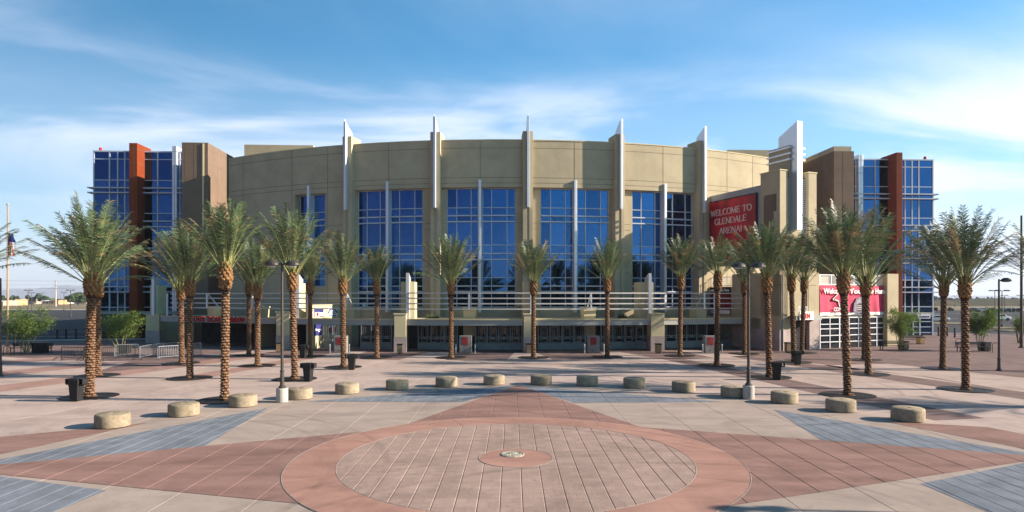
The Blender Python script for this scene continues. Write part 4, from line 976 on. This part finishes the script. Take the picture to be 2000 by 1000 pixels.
box_bin(1033,690,'tan panelled bin against the central canopy column'); box_bin(1541,687,'tan panelled bin beside the stone base of sign tower'); box_bin(543,688,'tan panelled bin in shade left of canopy column')
box_bin(1770,683,'brown panelled bin beside the small tree right of the garage glazing',w=.5,h=.8); box_bin(1801,672,'brown panelled bin at the end of bench before the glass tower',w=.6,h=.75)
box_bin(1929,686,'dark panelled bin behind the right small tree',mt='iron',w=.6,h=.85); box_bin(75,689,'black panelled bin behind the left small tree',mt='iron',w=.95,h=.9); box_bin(241,690,'black square planter box behind the crowd barriers',mt='iron',w=.75,h=.8)
# card-reader pedestals by the gates
for x,lab in ((909,'left of centre'),(1160,'right of centre'),(1390,'near maroon banner'),(664,'beside cream poster wall')):
    X,Y=gp(x,689.5); e=empty('ticket_pedestal',(X,Y+.1,PZ),AF+(-R_(x-1031)*.05 if 0 else 0),label='pale grey pedestal with red notice by the gates, '+lab,cat='pedestal',group='grey pedestals between the gates')
    b=MB(); b.box(-.55,.55,0,.7,0,1.5); bevel(b.build('body',M['pedestal'],e),.03); b=MB(); b.box(-.3,.2,-.02,-.002,.72,1.38); b.build('notice',M['shade_notice'],e)
    b=MB(); b.lathe([(.05,0),(.05,.01)],8); b.v=[(v[0]-.1,-v[2]-.001,v[1]+.22) for v in b.v]; b.build('hole_cover',M['signblack'],e)
    for s_ in (-1,1):
        X2=X+s_*.85; p=empty('steel_bollard',(X2,Y-.15,PZ),label=f'slim steel post, {"left" if s_<0 else "right"} side of pedestal {lab}',cat='post',group='slim posts beside the pedestals')
        b=MB(); b.lathe([(.055,0),(.055,.76),(.04,.8),(.0005,.81)],10); b.build('post',M['steel'],p); b=MB(); b.lathe([(.06,.70),(.06,.74)],10); b.build('band',M['white'],p)

# ================================================================== CROWD BARRIERS, BIKE RACKS, BENCHES, BOLLARDS
def barrier(x0,y0,x1,y1,m,label):
    (X0,Y0),(X1,Y1)=gp(x0,y0),gp(x1,y1); d=Vector((X1-X0,Y1-Y0,0)); L=d.length; rz=math.atan2(d.y,d.x)
    e=empty('crowd_barrier',(X0,Y0,PZ),rz,label=label,cat='barrier',group='steel crowd barriers at the left'); H=1.05
    b=MB(); b.tube([(0,0,.12),(0,0,H-.12),(.04,0,H-.03),(.12,0,H),(L-.12,0,H),(L-.04,0,H-.03),(L,0,H-.12),(L,0,.12)],.03,6); b.tube([(0,0,.22),(L,0,.22)],.024,5); b.build('frame',M[m],e)
    b=MB(); n=int(L/.13)
    for k in range(1,n): b.tube([(L*k/n,0,.22),(L*k/n,0,H)],.011,4)
    b.build('bars',M[m],e)
    for q in (.12,L-.12):
        b=MB(); b.tube([(q,-.28,.0),(q,-.22,.05),(q,.22,.05),(q,.28,.0)],.016,5); b.tube([(q,0,.05),(q,0,.22)],.016,5); b.build('foot',M[m],e)
barrier(120,704,163,705,'iron','black crowd barrier furthest left, alone left of the palm trunk')
barrier(198,706,264,702,'iron','black crowd barrier with upright bars right of the palm trunk')
barrier(224,699,271,697,'steel','grey barrier behind the black barred one')
barrier(273,703,320,693,'chrome','silver barrier angled away, left of the silver group')
barrier(300,697,350,692,'chrome','silver barrier at the back of the silver group')
barrier(308,703,349,700,'chrome','silver barrier at the front of the silver group')
barrier(377,696,393,693,'chrome','short silver barrier right of the twin palms')
barrier(163,705,172,697,'iron','black crowd barrier end half hidden by the palm trunk')
def bike_rack(x,y,label):
    X,Y=gp(x,y); e=empty('bike_rack',(X,Y,PZ),label=label,cat='bike rack',group='hoop bike racks')
    b=MB(); b.tube([(-.3,0,0),(-.3,0,.6)]+[(-.3*math.cos(PI*k/8),0,.6+.26*math.sin(PI*k/8)) for k in range(1,8)]+[(.3,0,.6),(.3,0,0)],.028,6); b.build('hoop',M['iron'],e)
    b=MB(); b.box(-.38,-.22,-.08,.08,0,.012); b.box(.22,.38,-.08,.08,0,.012); b.build('foot_plate',M['iron'],e)
bike_rack(14,694,'black hoop bike rack at the flagpole foot'); bike_rack(34,694,'black hoop bike rack between flagpole and left small tree')
bike_rack(1945,688,'black hoop bike rack left of the single-headed lamp'); bike_rack(1872,678,'black hoop bike rack behind the pair of palms at right')
def bench(x,y,L,rz,label):
    X,Y=gp(x,y); e=empty('bench',(X,Y,PZ),rz,label=label,cat='bench',group='black slatted benches')
    b=MB(); 
    for k in range(4): b.box(-L/2,L/2,-.2+k*.11,-.12+k*.11,.43,.46)
    b.build('seat',M['iron'],e); b=MB()
    for k in range(3): b.box(-L/2,L/2,.24,.27,.55+k*.12,.63+k*.12)
    b.build('backrest',M['iron'],e)
    for s_ in (-L/2+.15,L/2-.15):
        b=MB(); b.box(s_-.03,s_+.03,-.2,-.14,0,.43); b.box(s_-.03,s_+.03,.2,.26,0,.85); b.box(s_-.03,s_+.03,-.2,.24,.38,.43); b.build('leg',M['iron'],e)
bench(60,689,3.6,0,'black bench behind the left small tree'); bench(1782,671,2.6,0,'black bench left of the brown bin before the glass tower'); bench(1742,684,2.2,0,'black bench in shade at the end pier of sign tower'); bench(1900,687,2.8,0,'black bench under the right small tree')
def post(x,y,label,h=1.1):
    X,Y=gp(x,y); e=empty('bollard',(X,Y,PZ),label=label,cat='bollard',group='black bollards by the road')
    b=MB(); b.lathe([(.14,0),(.14,.1),(.10,.14),(.10,h-.2)],12); b.build('shaft',M['iron'],e); b=MB(); b.lathe([(.12,h-.2),(.13,h-.12),(.09,h-.02),(.0005,h)],12); b.build('cap',M['iron'],e)
for x,y,l in ((1833,656,'black bollard nearest the glass tower corner'),(1850,657,'black bollard between the two right palms'),(1865,659,'black bollard just left of the right palm of the pair')): post(x,y,l,1.2)
for x,y,l in ((112,662,'dark bollard in the left roadside shade, left one'),(129,662,'dark bollard in the left roadside shade, middle one'),(148,662,'dark bollard in the left roadside shade, nearest the palm'),(29,676,'dark bollard left of the left small tree')): post(x,y,l,1.2)

# ================================================================== FEATHERY DESERT TREES
def feathery(x,y,ytop,x0,x1,seed,label,dens=2600,z_=PZ,name='desert_tree',grp='feathery green desert trees'):
    X,Y=gp(x,y); H=(y-ytop)/FP*Y; Wd=(x1-x0)/FP*Y/2; cxx=((x0+x1)/2-x)/FP*Y; r=random.Random(seed)
    e=empty(name,(X,Y,z_),label=label,cat='small tree',group=grp)
    b=MB(); tips=[]
    for k in range(7):
        a=2*PI*k/7+r.uniform(-.3,.3); rr=r.uniform(.25,.75); 
        top=Vector((cxx*.6+math.cos(a)*Wd*rr,math.sin(a)*Wd*.8*rr,H*r.uniform(.6,.85))); p0=Vector((math.cos(a)*.08,math.sin(a)*.08,0)); mid=p0.lerp(top,.5)+Vector((r.uniform(-.15,.15),r.uniform(-.15,.15),.1)); m1=p0.lerp(mid,.5)+Vector((r.uniform(-.05,.05),0,0))
        b.tube([p0,m1,mid,top],.05,5,r1=.012)
        for q in range(4):
            s_=m1.lerp(top,r.uniform(.3,.9)); t_=s_+Vector((r.uniform(-.7,.7),r.uniform(-.7,.7),r.uniform(.2,.7)))*Wd*.5; b.tube([s_,t_],.014,4,r1=.005); tips+= [t_,s_]
        tips.append(top)
    b.build('stems',M['pv_stem'],e)
    b=MB(); cl=[(t,r.uniform(.35,.6)*Wd*.55) for t in tips]
    for k in range(26):
        a=r.uniform(0,2*PI); q=r.uniform(.2,1)**.5; z=H*r.uniform(.42,.95); lim=math.sin(PI*min(1,max(0,(z/H-.22)/.95)))**.6
        cl.append((Vector((cxx+math.cos(a)*Wd*q*lim,math.sin(a)*Wd*.85*q*lim,z)),Wd*r.uniform(.14,.3)))
    for k in range(dens):
        c,s_=r.choice(cl); p=c+Vector((r.gauss(0,.55),r.gauss(0,.55),r.gauss(0,.42)))*s_
        if p.z<H*.28: continue
        d=Vector((r.gauss(0,1),r.gauss(0,1),r.gauss(.1,.8))).normalized(); L=r.uniform(.10,.24); w=d.cross(Vector((r.random(),r.random(),r.random()))).normalized()*r.uniform(.010,.026)
        b.add([p-w,p+w,p+d*L+w*.5,p+d*L-w*.5],[(0,1,2,3)])
    b.build('foliage',M['pv_leaf'],e,fix=False)
feathery(52,690,597,4,98,31,'feathery yellow-green tree behind the flagpole at left',9000)
feathery(236,688,606,190,284,32,'feathery green tree behind the crowd barriers',7000)
feathery(1758,684,602,1726,1794,33,'feathery green tree right of the red banner',5000)
feathery(1913,685,600,1888,1950,34,'feathery green tree behind the right pair of palms',7000)
feathery(1990,670,612,1982,2015,35,'small dark green tree at the right edge',1800)
# low plants on the terrace
for x,w_,l in ((845,26,'dark spiky shrub on the terrace left of the centre planter'),(1215,18,'pale green shrub on the terrace right of the fourth window')):
    t,Y=th(x,61.5); p=arena.matrix_basis@Vector(P3(61.5,t,ZC1-.03)); e=empty('terrace_shrub',p,label=l,cat='shrub',group='terrace shrubs'); b=MB(); r=random.Random(x)
    for k in range(420):
        a=r.uniform(0,2*PI); el=r.uniform(.05,1.3); d=Vector((math.cos(a)*math.cos(el),math.sin(a)*math.cos(el),math.sin(el))); o=Vector((r.uniform(-1,1)*w_*.022,r.uniform(-.4,.4),0)); L=r.uniform(.2,.62); w=d.cross(Vector((0,0,1))).normalized()*.02
        b.add([o-w,o+w,o+d*L],[(0,1,2)])
    b.build('foliage',M['plant'],e,fix=False); b=MB(); b.lathe([(.25,0),(.25,.1),(.0005,.12)],10); b.build('root_mound',M['soil'],e)

# ================================================================== DISTANCE: LEFT
def tree(X,Y,H,Wd,seed,label,grp,nl=900,sz=.5):
    r=random.Random(seed); e=empty('distant_tree',(X,Y,0),label=label,cat='tree',group=grp)
    b=MB(); b.tube([(0,0,0),(.1,0,H*.3),(0,0,H*.55)],.05*H*.5,6,r1=.04); 
    for k in range(4): a=k*1.6; b.tube([(0,0,H*.3),(math.cos(a)*Wd*.3,math.sin(a)*Wd*.3,H*.65)],.08,5,r1=.03)
    b.build('trunk',M['treebark'],e)
    b=MB(); cl=[(Vector((r.uniform(-1,1)*Wd*.38,r.uniform(-1,1)*Wd*.38,H*r.uniform(.4,.85))),Wd*r.uniform(.12,.24)) for _ in range(12)]
    for k in range(nl):
        c,s_=r.choice(cl); d=Vector((r.gauss(0,1),r.gauss(0,1),r.gauss(0,1))).normalized(); p=c+d*s_*r.uniform(.4,1.1); u_=d.cross(Vector((r.random(),r.random(),r.random()))).normalized()*sz*r.uniform(.3,1)*.5; w_=d.cross(u_)
        b.add([p-u_-w_*.6,p+u_-w_*.6,p+u_*.6+w_,p-u_*.6+w_],[(0,1,2,3)])
    b.build('crown',M['treeleaf'],e,fix=False)
def far(x,Y): return xof(x,Y)
for i,(x,yb,yt,w,l) in enumerate([(137,599,572,18,'dark rounded tree under the double-headed car park light at left'),(152,598,571,22,'broad dark tree just left of the wide-crowned palm trunk'),(70,594,574,22,'mid green tree beyond the field at left'),(30,594,576,12,'small tree beyond the tan wall left of the flagpole light'),(5,594,576,10,'tree at the left edge beyond the field'),(88,594,577,12,'small tree left of the power pole')]):
    Y=FP*CH/(yb-582); tree(far(x,Y),Y,CH+(582-yt)/FP*Y,w/FP*Y*1.1,50+i,l,'distant trees at the left',1100,Y*.0035)
b=MB(); r=random.Random(5)
def mass(name,x0,x1,Y,h0,h1,seed,m='treeleaf',count=1700,sz=3.0):
    r=random.Random(seed); b=MB()
    for k in range(count):
        X=r.uniform(x0,x1); hh=h0+(h1-h0)*(.5+.5*math.sin(X*.021+seed)+.3*math.sin(X*.057))*.8*r.uniform(.4,1); z=r.uniform(0,hh); p=Vector((X,Y+r.uniform(-10,10),z)); d=Vector((r.gauss(0,1),r.gauss(0,1),r.gauss(0,1))).normalized()*sz*r.uniform(.4,1); u=d.cross(Vector((r.random(),r.random(),r.random()))).normalized()*d.length
        b.add([p-d,p-u,p+d,p+u],[(0,1,2,3)])
    o=b.build(name,M[m],fix=False); return tag(o,kind='stuff')
mass('far_tree_line',-760,-380,700,3,9,3); mass('far_tree_line',430,900,760,2.5,8,4,count=1500)
mass('tree_line_behind',-260,260,-170,10,15,9,count=9000,sz=3.2)
g=MB(); 
for k,(x0,x1,y0,y1,m) in enumerate([]): pass
def house(x0,x1,yb,yt,m,roof,label,dep=12,flat=True):
    Y=FP*CH/(yb-582); X0,X1=far(x0,Y),far(x1,Y); zt=CH+(582-yt)/FP*Y; e=empty('distant_building',((X0+X1)/2,Y,0),label=label,cat='building',group='low buildings far at the left'); hw=(X1-X0)/2
    b=MB(); b.box(-hw,hw,0,dep,0,zt*.78 if not flat else zt); w=b.build('wall',M[m],e)
    b=MB()
    if flat: b.box(-hw-.3,hw+.3,-.3,dep+.3,zt,zt+.35)
    else: b.extr([(-hw-.6,-.6,zt*.78),(-hw-.6,dep+.6,zt*.78),(-hw-.6,dep/2,zt)],(2*hw+1.2,0,0))
    b.build('roof',M[roof],e)
    n=max(2,int(hw/2.5))
    for k in range(n): b=MB(); xx=-hw+2*hw*(k+.5)/n; b.box(xx-.6,xx+.6,-.04,.0,zt*.25,zt*.55); b.build('window',M['darkglass'],e)
house(8,29,596.5,586,'tan','tan','orange tan flat-roofed building at the left edge'); house(36,60,594,583.5,'pinkw','roofw','low pink building with pale roof left of the tan one',flat=False)
house(60,76,593,584,'roofw','pinkw','white low building left of distant trees',flat=False); house(82,96,594.5,586,'pinkw','roofw','pink beige building left of the power pole',flat=False)
house(98,114,594.5,587,'tan','tan','orange tan building at the power pole'); house(112,126,593,586,'roofw','roofw','white roofed building right of power pole',flat=False); house(148,168,594,586.5,'pinkw','roofw','pale roofed building left of palm trunk',flat=False)
house(-25,6,597,587,'pinkw','roofw','pale building cut by the left edge',flat=False)
def lot_light(x,yb,yt,label,two=True,z=0.02):
    Y=FP*CH/(yb-582); X=far(x,Y); H=CH+(582-yt)/FP*Y; e=empty('car_park_light',(X,Y,z),label=label,cat='light pole',group='car park lights'); k=max(1,Y/130)
    b=MB(); b.lathe([(.25,0),(.25,.5),(.08*k**.5,.55),(.06*k**.5,H),(.0005,H+.02)],8); b.build('pole',M['bronze'],e)
    for s_ in ((-1,1) if two else (1,)):
        b=MB(); b.tube([(0,0,H-.05),(s_*.5,0,H)],.05,5); b.build('arm',M['bronze'],e); b=MB(); b.box(s_*.45,s_*1.15,-.3,.3,H-.08,H+.14); bevel(b.build('lamp_head',M['bronze'],e),.05)
for a in ((138,618,567,'double-headed car park light left of the wide-crowned palm'),(55,616,567,'double-headed car park light above the left feathery tree'),(62,606,572,'second smaller double-headed light above left feathery tree'),(125,606,571,'smaller double-headed light right of the power pole'),(81,604,573,'slim light between left lights and the power pole'),
          (1957,640,568,'double-headed car park light behind the single-headed lamp'),(1943,628,568,'double-headed car park light left of the single-headed lamp'),(1962,610,577,'small distant double-headed light right of single-headed lamp'),(1993,612,577,'small light beside the tall pole'),(1865,600,578,'tiny distant light left of right palms')): lot_light(*a)
Y=FP*CH/(598.5-582); X=far(109,Y); H=CH+35/FP*Y
e=empty('power_pole',(X,Y,0),label='tall grey power pole beyond the field at left',cat='power pole'); b=MB(); b.lathe([(.45,0),(.28,H),(.0005,H+.1)],8); b.build('pole',M['conc'],e); b=MB()
for z in (H-.6,H-3,H-5): b.box(-1.2,1.2,-.1,.1,z-.1,z+.1)
b.build('cross_arm',M['conc'],e)
for k,(z0,z1) in enumerate(((H-.6,H+1.2),(H-3,H-1.2),(H-5,H-3.2))):
    b=MB(); pts=[]
    for i in range(21): t=i/20; pts.append((X-160+t*330,Y+.3*k-30+t*60,z0+(z1-z0)*abs(t*2-1)**1.5*.6))
    b.tube(pts,.055,4); tag(b.build('power_line',M['bronze']),['topmost','middle','lowest'][k]+' of three thin power lines crossing the sky at left','power line','power lines at the left')
g=MB(); g.prism([(-420,268),(-80,268),(-80,276),(-420,276)],0,.06); tag(g.build('footpath',M['kerb']),kind='structure')
b=MB()
for k in range(12): X0=-120+k*9; b.box(X0,X0+3,95,95.15,.02,.026); b.box(X0,X0+3,140,140.15,.02,.026)
b.box(-130,-20,83,83.2,.02,.026); tag(b.build('road_marking',M['paint']),kind='structure')
b=MB(); 
for k in range(22): b.box(62+k*5.5,62.2+k*5.5,150,160,.02,.026); b.box(60+k*5.5,60.2+k*5.5,205,215,.02,.026)
tag(b.build('parking_marking',M['paint']),kind='structure')
# raised dirt islands in the right car park
for (x0,y0,x1,y1) in ((1830,634,1900,631),(1970,648,2010,646),(1940,643,1968,640),(1840,607,2000,604)):
    X0,Y0=gx(x0,y0); X1,Y1=gx(x1,y1); b=MB(); b.prism([(X0,Y0),(X1,Y0),(X1,Y1),(X0,Y1)],0,.15); tag(b.build('traffic_island',M['desert']),kind='structure')
def car(X,Y,rz,m,label):
    e=empty('parked_car',(X,Y,.02),rz,label=label,cat='car',group='cars in the right car park'); b=MB(); w=.88
    side=[(-2.2,.35),(-2.25,.75),(-1.9,.92),(-1.25,.98),(-.7,1.42),(.75,1.45),(1.35,1.0),(2.1,.88),(2.28,.6),(2.25,.35)]
    b.extr([(p[0],-w,p[1]) for p in side],(0,2*w,0)); bevel(b.build('body',M[m],e),.06)
    b=MB(); b.extr([(-1.1,-w-.01,1.0),(-.66,-w-.01,1.36),(.7,-w-.01,1.39),(1.15,-w-.01,1.0)],(0,2*w+.02,0)); b.build('window',M['carglass'],e)
    for x_ in (-1.4,1.4):
        for s_ in (-1,1):
            b=MB(); b.lathe([(.33,-.11),(.33,.11)],14); b.v=[(v[0]+x_,v[2]+s_*.8,v[1]+.33) for v in b.v]; b.build('wheel',M['tyre'],e)
for x,yb,m,rz,l in ((1950,626.5,'carw',0,'white car in the car park behind the single-headed lamp'),(1985,609,'carw',0,'white distant car near the tall pole'),(1900,609,'card',0,'dark distant car right of the right pair of palms'),(1918,609,'cars',0,'silver distant car between palms and lamp'),(1935,609,'card',0,'dark distant car left of the single-headed lamp'),(1967,609,'cars',0,'silver distant car right of the single-headed lamp'),(1829,629,'cars',0,'silver car just right of the glass tower')):
    Y=FP*CH/(yb-582); car(far(x,Y),Y,rz,m,l)
for i,(x,yb,yt,w) in enumerate([(1829,611,600,8),(1856,610,600,10),(1943,612,601,9),(1968,610,602,8),(1979,611,600,9),(1990,611,602,8),(1955,610,602,7),(1920,609,602,7)]):
    Y=FP*CH/(yb-582); tree(far(x,Y),Y,CH+(582-yt)/FP*Y,w/FP*Y*1.2,80+i,['small round car park tree just right of the glass tower','small car park tree between bollards and right palms','small car park tree left of single-headed lamp','small car park tree right of single-headed lamp','dark small car park tree left of the tall pole','small car park tree at the tall pole','small car park tree behind the single-headed lamp','small car park tree right of the feathery tree'][i],'small car park trees at the right',500,.35)
# scrub slopes and mountains
def hill(name,pts,Y,dep,m,seed,amp):
    r=random.Random(seed); b=MB(); vs=[]; n=len(pts); rows_=8
    for j in range(rows_+1):
        t=j/rows_; prof=math.sin(PI*t*.5) if t<1 else 1
        for k,(x,z) in enumerate(pts): vs.append((x/FP*(Y)+r.uniform(-1,1)*amp*2,Y+dep*t+r.uniform(-1,1)*amp*3,max(-2,z*prof+(r.uniform(-1,1)*amp if 0<j<rows_ else 0)) if j>0 else -2))
    b.add(vs,[(j*n+k,j*n+k+1,(j+1)*n+k+1,(j+1)*n+k) for j in range(rows_) for k in range(n-1)])
    me_n=len(vs)
    b.add([(pts[k][0]/FP*Y,Y+dep*1.6,-2) for k in range(n)]+[vs[rows_*n+k] for k in range(n)],[(k,k+1,n+k+1,n+k) for k in range(n-1)])
    return tag(b.build(name,M[m],smooth=True,fix=False),kind='structure')
def ridge(xs,fn): return [(x-1000,fn(x)) for x in xs]
def lerpf(tab):
    def f(x):
        for (a,b_),(c,d) in zip(tab,tab[1:]):
            if a<=x<=c: return b_+(d-b_)*(x-a)/(c-a)
        return tab[-1][1]
    return f
YM=7500.0
f1=lerpf([(-200,575),(-60,566),(0,565),(30,561),(60,559),(85,559),(100,561),(118,566),(135,571),(160,569),(178,572),(220,576),(300,580)])
hill('mountain',ridge(range(-200,301,6),lambda x:(582-f1(x)+random.uniform(-.5,.5))/FP*(YM+700)+5),YM,700,'mtn',1,14)
f2=lerpf([(1780,580),(1830,578.5),(1860,580),(1900,579),(1930,577.5),(1950,579),(2000,578),(2200,579)])
hill('mountain',ridge(range(1780,2201,8),lambda x:(582-f2(x)+random.uniform(-.3,.3))/FP*(YM+700)+5),YM,700,'mtn',2,8)
f3=lerpf([(1800,588),(1850,587),(1900,587),(1940,585),(1970,583),(2000,583),(2300,583)])
hill('scrub_slope',ridge(range(1800,2301,12),lambda x:(582-f3(x))/FP*430+5),400,30,'scrub',3,.4)
# haze between here and the mountains
hz=MB(); hz.box(-7000,7000,-380,9500,-6,330); hb=hz.build('haze'); tag(hb,kind='stuff')
hm=bpy.data.materials.new('haze_air'); hm.use_nodes=True; t=hm.node_tree; t.nodes.clear(); o=N('ShaderNodeOutputMaterial',t); v=N('ShaderNodeVolumePrincipled',t)
v.inputs['Color'].default_value=(.72,.82,1,1); v.inputs['Density'].default_value=.00013; v.inputs['Anisotropy'].default_value=.1
t.links.new(v.outputs[0],o.inputs['Volume']); hb.data.materials.append(hm); hb.display_type='WIRE'
